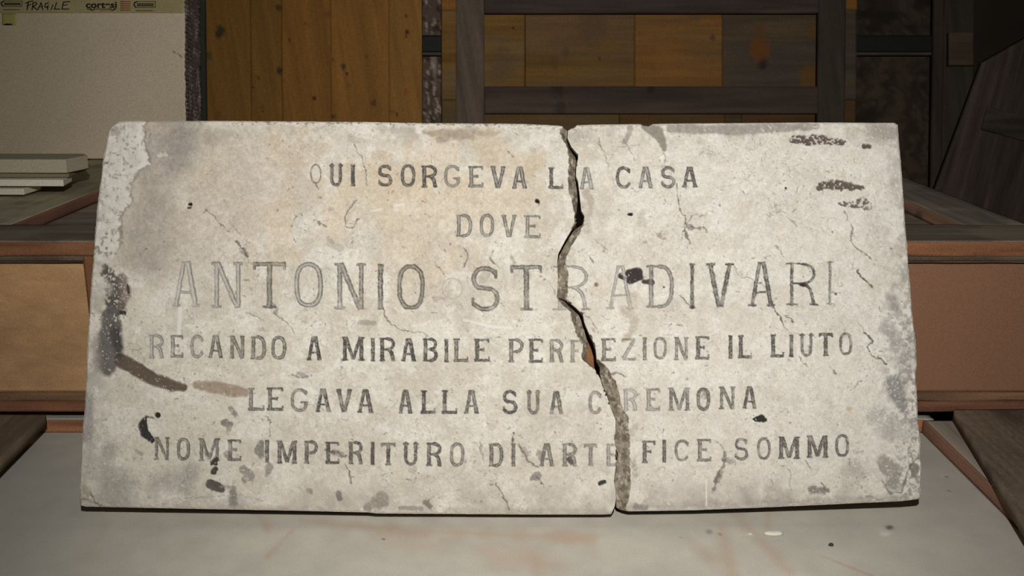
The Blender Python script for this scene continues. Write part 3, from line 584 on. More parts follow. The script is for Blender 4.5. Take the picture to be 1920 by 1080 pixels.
def glyph_sd(ch, x0, x1, y0, y1, w, X, Y):
    d = np.full(X.shape, 1e9); W_, H_ = x1 - x0, y1 - y0
    for g in GL[ch]:
        if g[0] == 'L':
            _, a, b, c, e, k = g; ax_, ay = x0 + a * W_, y0 + b * H_; bx_, by = x0 + c * W_, y0 + e * H_
            L = math.hypot(bx_ - ax_, by - ay); ux, uy = (bx_ - ax_) / L, (by - ay) / L; r = w * k / 2
            px, py = X - (ax_ + bx_) / 2, Y - (ay + by) / 2
            d = np.minimum(d, np.maximum(np.abs(px * ux + py * uy) - L / 2, np.abs(-px * uy + py * ux) - r))
        else:
            pts = [(x0 + a * W_, y0 + b * H_, w * g[2] / 2) for a, b in g[1]]
            d = np.minimum(d, sdf(X, Y, pts))
    return d

CRK = [  # thin cracks (x,y...), width px, darkness
 ([(664, 270), (672, 288), (681, 300), (686, 325), (688, 350)], 1.3, .55), ([(670, 371), (655, 390), (648, 408), (646, 425), (660, 428), (671, 410)], 1.6, .6),
 ([(385, 392), (398, 400), (412, 420), (430, 434)], 1.2, .6), ([(443, 452), (452, 465), (466, 482)], 2.6, .6), ([(460, 585), (480, 592), (495, 600)], 1, .5), ([(513, 585), (528, 597), (545, 615), (552, 628)], 1.4, .45),
 ([(718, 580), (725, 595), (730, 603), (748, 618), (766, 622)], 2, .55), ([(766, 622), (795, 625), (815, 640)], 1, .4), ([(868, 463), (878, 478), (870, 500)], 1.8, .55), ([(926, 470), (918, 484), (928, 497), (936, 500)], 1.8, .55), ([(815, 490), (825, 505), (836, 520)], 1.2, .5),
 ([(1120, 255), (1128, 275), (1136, 290), (1140, 312)], 1.3, .5), ([(1170, 262), (1184, 285), (1190, 300)], 1.3, .45), ([(1246, 285), (1247, 312)], 1.3, .4), ([(1268, 345), (1274, 390), (1284, 405), (1285, 420), (1280, 448)], 1.6, .6), ([(1286, 418), (1300, 404), (1325, 402)], 1, .45), ([(1286, 432), (1292, 455)], 3, .55),
 ([(1290, 420), (1300, 428), (1318, 424), (1326, 436)], 1.5, .5), ([(1183, 352), (1196, 361), (1208, 350)], 1, .4), ([(1450, 575), (1462, 590), (1469, 607)], 2.2, .7), ([(1469, 607), (1478, 625), (1500, 625), (1530, 632)], .9, .4), ([(1477, 595), (1486, 602)], 3, .6),
 ([(1378, 500), (1386, 517), (1410, 525), (1440, 540)], 1.2, .45), ([(1610, 508), (1614, 520), (1625, 528), (1636, 540)], 2.8, .7), ([(1598, 420), (1596, 450), (1606, 465), (1622, 475), (1634, 486)], 2.2, .5), ([(1584, 395), (1590, 412)], 2, .4),
 ([(1624, 622), (1638, 640), (1628, 650), (1634, 668), (1650, 672), (1660, 682)], 2.6, .65), ([(1605, 600), (1622, 620)], 1, .4), ([(1500, 670), (1508, 680), (1513, 685)], 1.2, .5), ([(1555, 688), (1570, 700)], 3, .5), ([(1605, 725), (1608, 715), (1618, 711)], 1.8, .5),
 ([(647, 870), (655, 885), (659, 905)], 2.2, .65), ([(930, 905), (945, 932), (955, 955)], 2, .6), ([(900, 830), (905, 860)], 3, .3), ([(963, 812), (961, 840)], 3, .7), ([(973, 832), (985, 852), (992, 868), (1008, 876)], 3.4, .5), ([(1003, 892), (1015, 905), (1020, 915)], 2, .6),
 ([(610, 843), (628, 848), (646, 856)], 4, .5), ([(495, 780), (507, 792), (508, 820)], 1.3, .45), ([(1455, 865), (1480, 880), (1484, 920)], 1.2, .4), ([(1590, 860), (1598, 875)], 1.3, .5), ([(1510, 865), (1523, 880)], 1.2, .5), ([(1540, 905), (1555, 925)], 2, .5),
 ([(1360, 850), (1358, 868), (1348, 888), (1342, 905), (1340, 918)], 4.2, .45), ([(1340, 824), (1352, 836), (1358, 850)], 1.6, .4), ([(1104, 480), (1112, 490)], 2, .6), ([(1140, 470), (1115, 450)], 1.2, .4), ([(1276, 555), (1292, 572), (1298, 577)], 2, .6), ([(1010, 515), (1030, 530), (1040, 550)], 1, .45),
 ([(1095, 585), (1108, 598), (1124, 625)], 1.2, .45), ([(1147, 702), (1160, 698), (1172, 706)], 2, .5), ([(1190, 660), (1205, 672)], 1, .3), ([(430, 415), (450, 440)], .9, .35), ([(545, 425), (555, 405), (550, 400)], 1.4, .45), ([(590, 412), (600, 420), (612, 424)], 2, .5),
 ([(545, 700), (560, 706), (578, 706)], 2.6, .45), ([(1060, 235), (1070, 240)], 2, .5), ([(955, 285), (964, 292)], 2.4, .6), ([(1625, 930), (1660, 938)], 2, .3), ([(1655, 900), (1668, 925), (1690, 922), (1700, 895), (1705, 875), (1722, 860)], 3, .45), ([(1716, 632), (1690, 640)], 1.2, .4),
 ([(1145, 300), (1160, 275), (1200, 272)], .8, .3), ([(830, 550), (843, 525)], .8, .2), ([(740, 560), (715, 570)], .8, .2), ([(152, 936), (182, 944)], 2, .4), ([(170, 920), (176, 944), (190, 947)], 2, .5), ([(320, 935), (440, 928), (500, 940)], 1, .3),
 ([(200, 290), (215, 286), (225, 292)], 1.2, .5), ([(198, 308), (215, 306)], 2, .6), ([(204, 330), (245, 329)], 1.2, .3), ([(1350, 350), (1395, 342), (1405, 330), (1375, 335)], .8, .2), ([(1440, 372), (1450, 395), (1475, 400)], 1, .35), ([(1478, 405), (1495, 425)], 2.5, .25), ([(1455, 460), (1468, 475)], 2, .35),
]
WHT = [([(1444, 248), (1442, 262), (1432, 275), (1410, 288), (1380, 300), (1350, 320), (1320, 328)], 1.6), ([(1400, 335), (1425, 331), (1440, 333)], 1.4), ([(338, 578), (336, 625)], 7), ([(1324, 900), (1325, 948)], 2.6), ([(740, 386), (758, 383)], 4), ([(700, 395), (715, 392)], 3), ([(870, 600), (920, 612), (960, 615)], 4)]
# stains: pts, colour, alpha, soft, edge noise amp, noise scale, holes
ST = [
 ([(330, 255, 55), (300, 300, 45), (285, 350, 38), (290, 420, 55), (280, 470, 45)], (170, 161, 148), .85, 32, 30, 60, 0),
 ([(340, 262, 26), (330, 300, 18)], (150, 142, 134), .6, 16, 18, 30, 0), ([(395, 262, 16), (430, 250, 8)], (160, 150, 138), .55, 10, 12, 20, 0),
 ([(440, 330, 70), (380, 440, 60)], (196, 184, 166), .6, 50, 40, 80, 0), ([(520, 300, 40), (560, 300, 20)], (200, 184, 160), .45, 40, 30, 60, 0),
 ([(700, 370, 60), (850, 390, 70), (960, 370, 40)], (214, 198, 172), .5, 50, 30, 70, 0), ([(930, 290, 30), (985, 310, 14)], (203, 186, 160), .55, 16, 24, 30, 0),
 ([(1005, 300, 16), (985, 325, 10)], (196, 180, 150), .5, 10, 14, 20, 0),
 ([(795, 248, 3), (830, 251, 8), (862, 252, 9), (885, 255, 5)], (166, 152, 132), .85, 3, 9, 9, 0), ([(888, 248, 5), (915, 250, 6), (935, 248, 3)], (176, 162, 140), .8, 3, 8, 9, 0), ([(823, 262, 6), (838, 262, 4)], (158, 146, 132), .6, 3, 6, 6, 0),
 ([(1258, 240, 8), (1330, 242, 9), (1400, 242, 9), (1455, 240, 8), (1530, 236, 6)], (156, 148, 138), .85, 3, 7, 14, .1), ([(1208, 237, 5), (1232, 246, 12), (1240, 262, 9), (1245, 280, 4)], (142, 134, 124), .9, 2, 7, 8, 0), ([(1182, 240, 6), (1176, 258, 5), (1170, 268, 2)], (160, 150, 138), .8, 2, 6, 7, 0),
 ([(1640, 245, 18), (1670, 250, 14)], (165, 156, 144), .7, 12, 20, 20, .2), ([(1600, 250, 14)], (176, 166, 150), .6, 10, 16, 16, 0),
 ([(1487, 261, 5), (1515, 262, 10), (1540, 262, 9), (1565, 265, 5), (1580, 267, 5), (1592, 264, 2)], (92, 80, 74), .95, 1.5, 8, 6, .45), ([(1620, 274, 4), (1630, 274, 4)], (88, 76, 70), .95, 1.5, 4, 4, .1),
 ([(1538, 350, 6), (1560, 347, 9), (1585, 347, 9), (1600, 350, 6), (1618, 352, 3)], (96, 84, 74), .95, 1.5, 10, 6, .3), ([(1577, 382, 4), (1600, 384, 6), (1620, 380, 10), (1628, 388, 8)], (100, 92, 82), .95, 1.3, 8, 5, .6),
 ([(200, 508, 10), (213, 530, 12), (208, 552, 12), (215, 575, 14)], (78, 74, 68), .92, 4, 18, 9, .35), ([(206, 590, 17), (206, 625, 22), (205, 660, 24), (200, 688, 16)], (96, 92, 86), .92, 5, 12, 16, .12), ([(214, 620, 10), (219, 650, 9), (219, 672, 5)], (66, 64, 60), .8, 8, 12, 14, .05), ([(180, 640, 9), (182, 690, 10)], (140, 134, 126), .6, 6, 12, 12, .2),
 ([(228, 520, 10), (233, 545, 11), (228, 575, 8)], (124, 110, 100), .8, 5, 10, 10, .2), ([(238, 535, 2), (240, 548, 2)], (60, 56, 52), .9, 1, 3, 4, 0), ([(224, 585, 3), (232, 587, 4)], (58, 54, 50), .95, 1.5, 5, 4, .2),
 ([(226, 676, 12), (255, 692, 12), (290, 712, 12), (320, 722, 11), (342, 726, 7)], (92, 78, 66), .93, 3, 6, 14, .03), ([(368, 722, 7), (400, 726, 11), (435, 733, 11), (458, 736, 8)], (150, 132, 112), .85, 3, 6, 10, .03),
 ([(272, 784, 3), (266, 797, 8), (270, 812, 8), (284, 825, 5)], (48, 46, 44), .97, 1.2, 5, 5, .03), ([(295, 778, 5)], (38, 36, 34), 1, 1, 2, 4, 0), ([(272, 780, 1.2), (287, 784, 1.2)], (90, 84, 78), .8, 1, 2, 3, .2),
 ([(422, 793, 8), (432, 795, 4)], (112, 106, 96), .85, 2, 5, 5, .2), ([(428, 800, 7), (426, 812, 3)], (150, 142, 130), .8, 2, 5, 5, .1), ([(432, 765, 4), (439, 778, 5)], (134, 126, 116), .8, 2, 5, 5, .3),
 ([(394, 908, 9), (405, 912, 9), (415, 918, 5)], (80, 76, 70), .95, 1.5, 4, 6, .05), ([(400, 884, 6), (404, 878, 4)], (58, 54, 50), .95, 1.3, 5, 4, .1), ([(397, 867, 4), (404, 861, 4), (404, 870, 4)], (50, 46, 42), .95, 1.3, 6, 4, .1), ([(436, 922, 6), (437, 945, 8)], (126, 120, 112), .85, 3, 5, 8, .1), ([(414, 912, 3), (440, 915, 3)], (140, 132, 122), .8, 2, 5, 5, .2),
 ([(455, 880, 7), (468, 893, 10), (458, 898, 6)], (136, 130, 120), .85, 2, 8, 7, .25), ([(490, 830, 5), (486, 845, 9), (490, 855, 5)], (122, 116, 108), .85, 2, 6, 6, .1), ([(505, 875, 8), (500, 890, 4)], (140, 133, 124), .8, 2, 6, 6, .2), ([(425, 852, 6), (430, 860, 5)], (140, 134, 124), .8, 2, 6, 5, .2), ([(387, 850, 6)], (140, 134, 126), .7, 2, 6, 5, .3),
 ([(215, 925, 34), (230, 900, 20)], (150, 144, 134), .6, 14, 24, 30, .1), ([(205, 840, 12), (200, 870, 14), (202, 900, 16)], (156, 150, 141), .6, 8, 14, 20, .1), ([(345, 900, 26), (300, 905, 16)], (160, 153, 144), .6, 16, 24, 26, .1), ([(360, 880, 14), (352, 918, 12)], (156, 150, 140), .5, 10, 14, 16, .1),
 ([(165, 780, 6), (166, 740, 8), (162, 820, 8)], (150, 146, 140), .7, 5, 12, 12, .25), ([(158, 915, 8), (165, 935, 9)], (140, 132, 112), .6, 5, 12, 10, .25), ([(195, 540, 16)], (200, 194, 184), .5, 4, 10, 8, .3),
 ([(715, 938, 14), (700, 945, 10), (690, 950, 8)], (140, 132, 122), .8, 3, 12, 9, .15), ([(750, 952, 4), (790, 954, 4)], (146, 136, 126), .8, 2, 6, 8, .1), ([(798, 942, 6), (806, 950, 4)], (128, 116, 106), .85, 1.5, 5, 6, .05), ([(635, 925, 5), (636, 935, 5)], (120, 112, 104), .85, 1.5, 5, 5, .1), ([(580, 920, 5)], (140, 132, 124), .8, 2, 4, 5, .1),
 ([(840, 958, 6), (1140, 960, 5)], (166, 154, 142), .4, 5, 10, 20, .2), ([(160, 945, 5), (600, 955, 5)], (170, 160, 148), .5, 5, 10, 20, .2), ([(1180, 952, 6), (1700, 935, 6)], (160, 152, 142), .6, 6, 14, 20, .2),
 ([(1195, 950, 6), (1210, 952, 6)], (130, 124, 116), .7, 3, 8, 8, .2), ([(1450, 925, 16), (1480, 935, 12)], (156, 148, 138), .5, 10, 18, 18, .1), ([(1525, 918, 8), (1545, 922, 6)], (120, 114, 106), .8, 3, 7, 7, .15), ([(1400, 930, 14)], (160, 152, 142), .5, 10, 16, 16, .1),
 ([(1660, 870, 14), (1680, 890, 12), (1675, 905, 14)], (142, 134, 122), .75, 5, 16, 12, .25), ([(1715, 875, 8), (1716, 890, 6)], (126, 120, 108), .85, 2, 6, 7, .1), ([(1600, 880, 16), (1620, 890, 10)], (160, 152, 142), .5, 8, 18, 14, .3),
 ([(1680, 720, 16), (1690, 750, 14), (1695, 770, 8)], (132, 130, 126), .8, 6, 18, 12, .3), ([(1672, 560, 10), (1680, 575, 8)], (148, 144, 138), .7, 6, 10, 12, .1), ([(1665, 620, 14), (1680, 640, 12)], (152, 148, 142), .6, 8, 16, 14, .25), ([(1700, 500, 8), (1695, 530, 8)], (160, 154, 146), .6, 5, 12, 10, .3),
 ([(1665, 800, 24), (1700, 810, 14), (1640, 780, 20)], (172, 165, 155), .6, 10, 26, 12, .35), ([(1690, 650, 20), (1700, 700, 14)], (168, 163, 156), .5, 8, 20, 12, .3), ([(1650, 450, 20), (1640, 400, 20)], (196, 188, 176), .4, 14, 22, 16, .3), ([(1680, 300, 12), (1685, 380, 12)], (176, 168, 160), .45, 8, 20, 14, .3),
 ([(1164, 517, 5), (1170, 522, 3)], (58, 50, 48), .97, 1.3, 4, 5, .05), ([(1180, 512, 7), (1195, 512, 10), (1200, 518, 7), (1182, 524, 8)], (52, 46, 45), .97, 1.3, 4, 6, .03), ([(1208, 528, 3.5), (1222, 529, 5)], (64, 58, 54), .95, 1.3, 3, 4, .05), ([(1118, 533, 3.6)], (64, 54, 48), .98, 1, 2, 4, 0),
 ([(1007, 376.5, 3.8), (1009, 378, 3)], (24, 20, 20), 1, .8, 2, 4, 0), ([(1179, 401.5, 2.2), (1184, 401.5, 2.8)], (24, 20, 20), 1, .8, 1, 4, 0), ([(1474, 352.5, 2)], (20, 18, 18), 1, .6, .6, 3, 0), ([(355, 382.5, 2.6), (357, 382.5, 3)], (30, 24, 22), 1, .8, 2, 4, 0), ([(353, 389, 2), (357, 389, 1.6)], (60, 54, 50), .9, .8, 2, 3, 0),
 ([(1412, 785.5, 1), (1418, 786, 4), (1428, 785, 7), (1434, 787, 4)], (46, 46, 42), 1, 1, 2.5, 4, .02), ([(1125, 906.5, 3.6), (1133, 903.5, 3.6)], (56, 54, 52), 1, 1, 2, 4, 0), ([(1068, 862, 5), (1072, 868, 4)], (84, 80, 76), .95, 1.2, 3, 4, .05), ([(1503, 533, 3.3), (1509, 534, 3.3)], (42, 38, 36), .98, 1, 3, 3, 0), ([(1568, 551, 2.2)], (70, 66, 62), .9, .8, 2, 3, .2), ([(1223, 509, 1.2), (1223, 514, 1.2)], (30, 28, 28), 1, .6, .6, 3, 0), ([(1245, 538, 1.6)], (70, 60, 54), .9, .8, 1, 3, 0),
 ([(1098, 362, 8), (1108, 378, 6), (1108, 400, 3)], (176, 162, 146), .7, 3, 8, 10, 0), ([(1092, 385, 8), (1098, 400, 8), (1103, 430, 5)], (188, 176, 160), .6, 5, 8, 10, 0), ([(1130, 400, 16), (1128, 420, 10)], (196, 188, 174), .5, 8, 10, 14, 0),
 ([(1170, 580, 8), (1190, 600, 9), (1186, 618, 9), (1175, 635, 6)], (180, 166, 146), .65, 5, 14, 10, .1), ([(1185, 555, 10), (1190, 575, 6)], (186, 170, 150), .55, 4, 12, 8, .2), ([(1120, 545, 16), (1140, 520, 10)], (206, 192, 170), .5, 10, 14, 14, 0),
 ([(912, 512, 8), (905, 522, 9)], (176, 168, 154), .7, 2, 5, 6, .1), ([(860, 570, 5), (866, 580, 5)], (180, 168, 150), .6, 3, 7, 6, .2), ([(815, 560, 4), (832, 560, 4)], (166, 154, 140), .6, 2, 6, 5, .2), ([(818, 522, 12), (825, 510, 8)], (206, 188, 164), .5, 8, 10, 12, 0),
 ([(618, 455, 7), (638, 465, 7)], (186, 176, 160), .65, 2, 5, 6, .05), ([(617, 392, 4), (622, 391, 3)], (176, 166, 152), .6, 1.5, 4, 5, .2), ([(615, 447, 4), (622, 453, 3)], (166, 158, 146), .6, 1.5, 4, 5, .3), ([(456, 470, 6), (462, 478, 4)], (140, 134, 124), .75, 2, 6, 6, .2), ([(510, 575, 8), (516, 583, 6)], (148, 142, 132), .75, 2, 6, 6, .3),
 ([(675, 604, 4), (700, 606, 5)], (150, 142, 132), .7, 2, 5, 5, .1), ([(862, 462, 4), (880, 485, 3)], (180, 170, 156), .5, 2, 5, 5, .1), ([(752, 431, 4)], (180, 172, 160), .5, 2, 4, 5, .1), ([(805, 455, 3)], (160, 152, 142), .6, 2, 4, 5, .2), ([(802, 423, 3)], (176, 168, 156), .5, 2, 3, 5, .2),
 ([(965, 492, 3), (958, 480, 2)], (160, 150, 136), .6, 1.5, 4, 5, .2), ([(560, 700, 4), (575, 706, 3)], (150, 142, 130), .7, 1.5, 4, 4, .2), ([(1593, 767, 5)], (206, 176, 136), .7, 3, 4, 6, 0), ([(1205, 418, 10), (1203, 398, 6)], (190, 180, 160), .5, 4, 10, 8, .2), ([(1236, 441, 5), (1245, 446, 3)], (140, 132, 124), .65, 1.5, 6, 5, .4),
 ([(1290, 424, 5), (1298, 428, 4)], (130, 122, 114), .75, 1.5, 5, 4, .3), ([(1312, 428, 4)], (140, 132, 124), .65, 1.5, 4, 4, .4), ([(1006, 893, 8), (998, 897, 5), (1010, 888, 4)], (134, 126, 118), .8, 1.5, 5, 5, .2), ([(1012, 852, 7), (1015, 862, 5)], (140, 132, 122), .75, 1.5, 5, 5, .2), ([(985, 850, 7), (980, 840, 4)], (156, 148, 138), .7, 2, 5, 5, .2),
 ([(773, 884, 6), (777, 878, 5)], (170, 158, 144), .6, 2, 4, 5, .1), ([(640, 853, 5), (625, 848, 5)], (140, 132, 122), .7, 1.5, 4, 5, .1), ([(1127, 875, 8), (1140, 885, 6)], (190, 180, 168), .7, 2, 6, 6, .1), ([(1345, 900, 6), (1352, 885, 5)], (146, 138, 128), .8, 2, 5, 5, .1), ([(1360, 862, 6), (1375, 866, 5)], (150, 142, 132), .7, 2, 7, 5, .3),
 ([(1192, 800, 6), (1188, 812, 5)], (180, 172, 158), .6, 2, 5, 5, .1), ([(1192, 890, 5), (1188, 860, 4)], (160, 152, 142), .6, 2, 6, 4, .5), ([(1318, 735, 6), (1322, 742, 6)], (150, 142, 134), .7, 2, 6, 5, .3), ([(1090, 760, 10), (1045, 800, 18)], (190, 182, 168), .4, 10, 16, 16, 0), ([(1100, 880, 20), (1110, 790, 16)], (196, 186, 172), .4, 16, 20, 20, 0),
 ([(255, 845, 3), (265, 852, 3)], (150, 142, 134), .7, 1.5, 3, 4, .1), ([(251, 860, 3)], (160, 152, 142), .7, 1.5, 3, 4, .1), ([(216, 240, 12), (222, 252, 11), (210, 262, 6)], (156, 144, 128), .85, 2, 8, 8, .1), ([(192, 425, 7), (205, 415, 7)], (150, 144, 134), .55, 3, 12, 6, .4), ([(215, 400, 5), (230, 396, 4)], (140, 134, 124), .6, 2, 7, 5, .4),
 ([(204, 290, 4), (203, 300, 3)], (150, 142, 130), .6, 2, 6, 5, .3), ([(205, 470, 6), (215, 472, 5)], (140, 134, 124), .65, 2, 8, 5, .4), ([(222, 440, 6), (226, 425, 5)], (150, 148, 140), .7, 3, 6, 8, 0), ([(234, 327, 3)], (190, 140, 124), .7, 2, 3, 4, 0), ([(258, 245, 4), (300, 238, 5), (320, 245, 4)], (186, 166, 146), .6, 3, 8, 6, .4), ([(300, 292, 4), (310, 290, 4)], (210, 204, 192), .8, 2, 5, 5, .1),
]

def build_fragment(nm, lf, rt, off, label, side):
    st = 1.2
    nu = int((np.mean(rt[1]) - np.mean(lf[1])) / st); nv = int(722 / st)
    s = np.linspace(0, 1, nu)[None, :]; t = np.linspace(0, 1, nv)[:, None]
    x = 200 + 0 * t + s * 900; y = 230 + t * 720 + 0 * s
    x = (I(y, lf)) * (1 - s) + I(y, rt) * s
    for _ in range(6):
        y = I(x, TOP) * (1 - t) + I(x, BOT) * t
        x = I(y, lf) * (1 - s) + I(y, rt) * s
    X = x.ravel(); Y = y.ravel(); n = len(X)
    f1 = fbm(X, Y, 90, 5, 1); f2 = fbm(X, Y, 26, 4, 2); f3 = fbm(X, Y, 7, 3, 3); f4 = fbm(X, Y, 2.6, 2, 4)
    C = mixc(rgbv((211, 204, 187), n), (223, 216, 202), sst(900, 1400, X))
    C = mixc(C, (204, 190, 166), .75 * sst(.47, .62, f1) * sst(1250, 700, X) * sst(720, 300, Y))
    C = mixc(C, (202, 194, 179), (.3 + .3 * sst(1200, 900, X)) * sst(.45, .62, fbm(X, Y, 60, 4, 5)))
    C = mixc(C, (228, 224, 212), .5 * sst(.52, .68, f2) * sst(150, 700, X))
    # crisp-edged flakes and thin lime film
    fl = fbm(X, Y, 30, 4, 6); fk = sst(.565, .58, fl); ed_ = sst(.012, .003, np.abs(fl - .572))
    C = mixc(C, (198, 189, 172), (.12 + .2 * sst(1150, 900, X)) * fk); C = mixc(C, (150, 140, 126), .32 * ed_ * sst(.45, .6, f2))
    fl2 = fbm(X, Y * 1.3, 42, 5, 0); C = mixc(C, (232, 227, 216), .42 * sst(.56, .585, fl2) * sst(1500, 900, Y)); C = mixc(C, (188, 176, 154), .24 * sst(.40, .37, fl2) * sst(1500, 1000, X))
    C = mixc(C, (206, 184, 152), .4 * sst(.53, .66, fbm(X, Y * .6, 52, 4, 4)) * sst(1150, 800, X) * sst(620, 400, Y) * sst(350, 500, X))
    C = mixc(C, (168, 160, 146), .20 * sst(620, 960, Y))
    C = C * (1 + .10 * (f3 - .5) + .12 * (f4 - .5) + .07 * (vn(X / 1.3, Y / 1.3, 2) - .5))[:, None]
    dist_e = np.minimum(np.minimum(X - I(Y, LFT), I(Y, RGT) - X), np.minimum(Y - I(X, TOP), I(X, BOT) - Y))
    dp = np.zeros(n)
    dp += (f1 - .5) * .0016 + (f3 - .5) * .0006 + (f4 - .5) * .0003
    # mottled weathering near edges
    ew = sst(60, 5, dist_e)
    C = mixc(C, (158, 150, 139), .5 * ew * sst(.48, .72, fbm(X, Y, 24, 4, 6)))
    C = mixc(C, (168, 162, 152), .55 * sst(55, 25, X - I(Y, LFT)) * sst(650, 720, Y) * sst(.35, .6, fbm(X, Y, 18, 4, 1)))
    C = mixc(C, (176, 168, 156), .5 * sst(90, 20, I(X, BOT) - Y) * sst(.38, .62, fbm(X, Y, 40, 4, 3)))
    rw = sst(90, 10, I(Y, RGT) - X) * sst(380, 700, Y); C = mixc(C, (132, 127, 120), .7 * rw * sst(.5, .62, fbm(X, Y, 8, 4, 7)))
    C = mixc(C, (232, 228, 220), .5 * rw * sst(.55, .7, fbm(X, Y, 5, 3, 2)))
    te = sst(14, 2, Y - I(X, TOP)) * sst(260, 420, X) * sst(1250, 1050, X); C = mixc(C, (226, 220, 206), .7 * te); C = mixc(C, (120, 110, 100), .8 * te * sst(.58, .68, fbm(X, Y * 2, 6, 3, 3)))
    # fine specks
    sp = fbm(X, Y, 3.1, 2, 6); mk = fbm(X, Y, 45, 3, 3)
    C = mixc(C, (120, 112, 104), .75 * sst(.80, .87, sp) * sst(.38, .6, mk)); C = mixc(C, (236, 232, 224), .6 * sst(.22, .14, sp) * sst(.5, .6, mk))
    # hairline veins (ridged noise)
    rd = np.abs(fbm(X, Y, 70, 4, 2) - .5); C = mixc(C, (160, 150, 138), .35 * sst(.006, .001, rd) * sst(.5, .6, f2)); 
    rd = np.abs(fbm(X, Y, 34, 3, 5) - .5); C = mixc(C, (150, 142, 132), .55 * sst(.011, .002, rd) * sst(.57, .66, fbm(X, Y, 40, 3, 7)))
    for pts, c, a, sf, na, ns, hl in ST:
        xs = [p[0] for p in pts]; ys = [p[1] for p in pts]; m = max(p[2] for p in pts) + sf + na + 2
        k = np.where((X > min(xs) - m) & (X < max(xs) + m) & (Y > min(ys) - m) & (Y < max(ys) + m))[0]
        if not len(k): continue
        xx, yy_ = X[k], Y[k]
        sd = sdf(xx, yy_, pts) + (fbm(xx, yy_, ns, 3, 3) - .5) * na
        al = a * sst(sf, -sf, sd)
        if hl: al = al * (1 - .9 * sst(.80 - hl * .5, .86 - hl * .5, fbm(xx, yy_, 3.5, 2, 7)))
        cc = np.asarray(c, float)[None] * (1 + .16 * (f4[k] - .5) + .18 * (f3[k] - .5))[:, None]
        C[k] = C[k] + (cc - C[k]) * al[:, None]
        if max(p[2] for p in pts) < 22: dp[k] += al * (.0012 if sum(c) > 300 else .003)
    # pale lime crust, left side, standing proud of the grey face
    BL = tab([(228, 272), (245, 271), (262, 268), (275, 274), (290, 279), (308, 280), (318, 266), (332, 252), (350, 243), (368, 241), (378, 246), (392, 234), (405, 224), (430, 222), (445, 226), (462, 224), (480, 212), (500, 200)])
    bxv = I(Y, BL) + (f3 - .5) * 14
    inn = sst(1.5, -1.5, X - bxv) * (Y < 497) * sst(500, 470, Y)
    cr_ = rgbv((214, 208, 196), n) * (1 + .16 * (f2 - .5) + .1 * (f3 - .5) + .05 * (f4 - .5))[:, None]
    cr_ = mixc(cr_, (160, 148, 134), .75 * sst(14, 4, np.hypot(X - 216, Y - 247) + (f3 - .5) * 18))
    cr_ = mixc(cr_, (176, 168, 156), .5 * sst(.55, .7, f2)); cr_ = mixc(cr_, (228, 224, 214), .7 * sst(12, 0, np.abs(X - bxv + 8)) * (Y < 320))
    cr_ = mixc(cr_, (120, 114, 104), .7 * sst(.60, .68, fbm(X, Y, 9, 4, 1)) * sst(380, 440, Y)); cr_ = mixc(cr_, (126, 120, 110), .5 * sst(.62, .70, fbm(X, Y, 7, 4, 1)))
    C = C * (1 - inn)[:, None] + cr_ * inn[:, None]
    C = mixc(C, (130, 122, 110), .6 * sst(3.5, .5, np.abs(X - bxv - 2.5)) * (Y < 470) * (X > bxv)); dp -= inn * .0016
    for pts, w in WHT:
        m = w + 5; xs = [p[0] for p in pts]; ys = [p[1] for p in pts]
        k = np.where((X > min(xs) - m) & (X < max(xs) + m) & (Y > min(ys) - m) & (Y < max(ys) + m))[0]
        if len(k):
            sd = sdf(X[k], Y[k], [(a, b, w / 2) for a, b in pts]) + (f4[k] - .5) * 1.6
            C[k] = C[k] + (np.array([232., 228, 218]) - C[k]) * (.7 * sst(1.2, -.8, sd))[:, None]
    for pts, w, a in CRK:
        m = w + 7; xs = [p[0] for p in pts]; ys = [p[1] for p in pts]
        k = np.where((X > min(xs) - m) & (X < max(xs) + m) & (Y > min(ys) - m) & (Y < max(ys) + m))[0]
        if len(k):
            xx = X[k] + (fbm(X[k], Y[k], 8, 3, 1) - .5) * 9; yy_ = Y[k] + (fbm(X[k], Y[k], 8, 3, 4) - .5) * 9
            sd = sdf(xx, yy_, [(p, q, w / 2) for p, q in pts]) + (fbm(xx, yy_, 5, 2, 2) - .5) * w * 1.3
            al = a * 1.15 * sst(.9, -.7, sd); C[k] = C[k] + (np.array([88., 81, 75]) - C[k]) * np.clip(al, 0, 1)[:, None]; dp[k] += al * .0012
    # scratched circle
    k = np.where(np.hypot(X - 848, Y - 541) < 24)[0]
    if len(k):
        q = np.abs(np.hypot(X[k] - 848, Y[k] - 541) - 19); C[k] = C[k] + (np.array([164., 152, 138]) - C[k]) * (.6 * sst(1.5, .4, q) * (f3[k] > .3))[:, None]
    # small random nicks
    rs = np.random.RandomState(11)
    for i in range(420):
        cx = rs.uniform(165, 1720); cy = rs.uniform(240, 950); L = rs.uniform(1.5, 7) * (1.6 if rs.rand() < .15 else 1); an = rs.uniform(0, math.pi); w = rs.uniform(.5, 1.5); a = rs.uniform(.3, .75)
        if (cx < lf[1].min() - 10) or (cx > rt[1].max() + 10): continue
        k = np.where((np.abs(X - cx) < L + 4) & (np.abs(Y - cy) < L + 4))[0]
        if len(k):
            dx, dy = L * math.cos(an) / 2, L * math.sin(an) / 2
            sd = sdf(X[k], Y[k], [(cx - dx, cy - dy, w), (cx + dx, cy + dy, w * .5)]) + (fbm(X[k], Y[k], 2.5, 2, 1) - .5) * 3
            C[k] = C[k] + (np.array([118., 110, 102]) - C[k]) * (a * sst(.8, -.8, sd))[:, None]
    # ---- cut letters
    lid = np.zeros(n, np.int32)
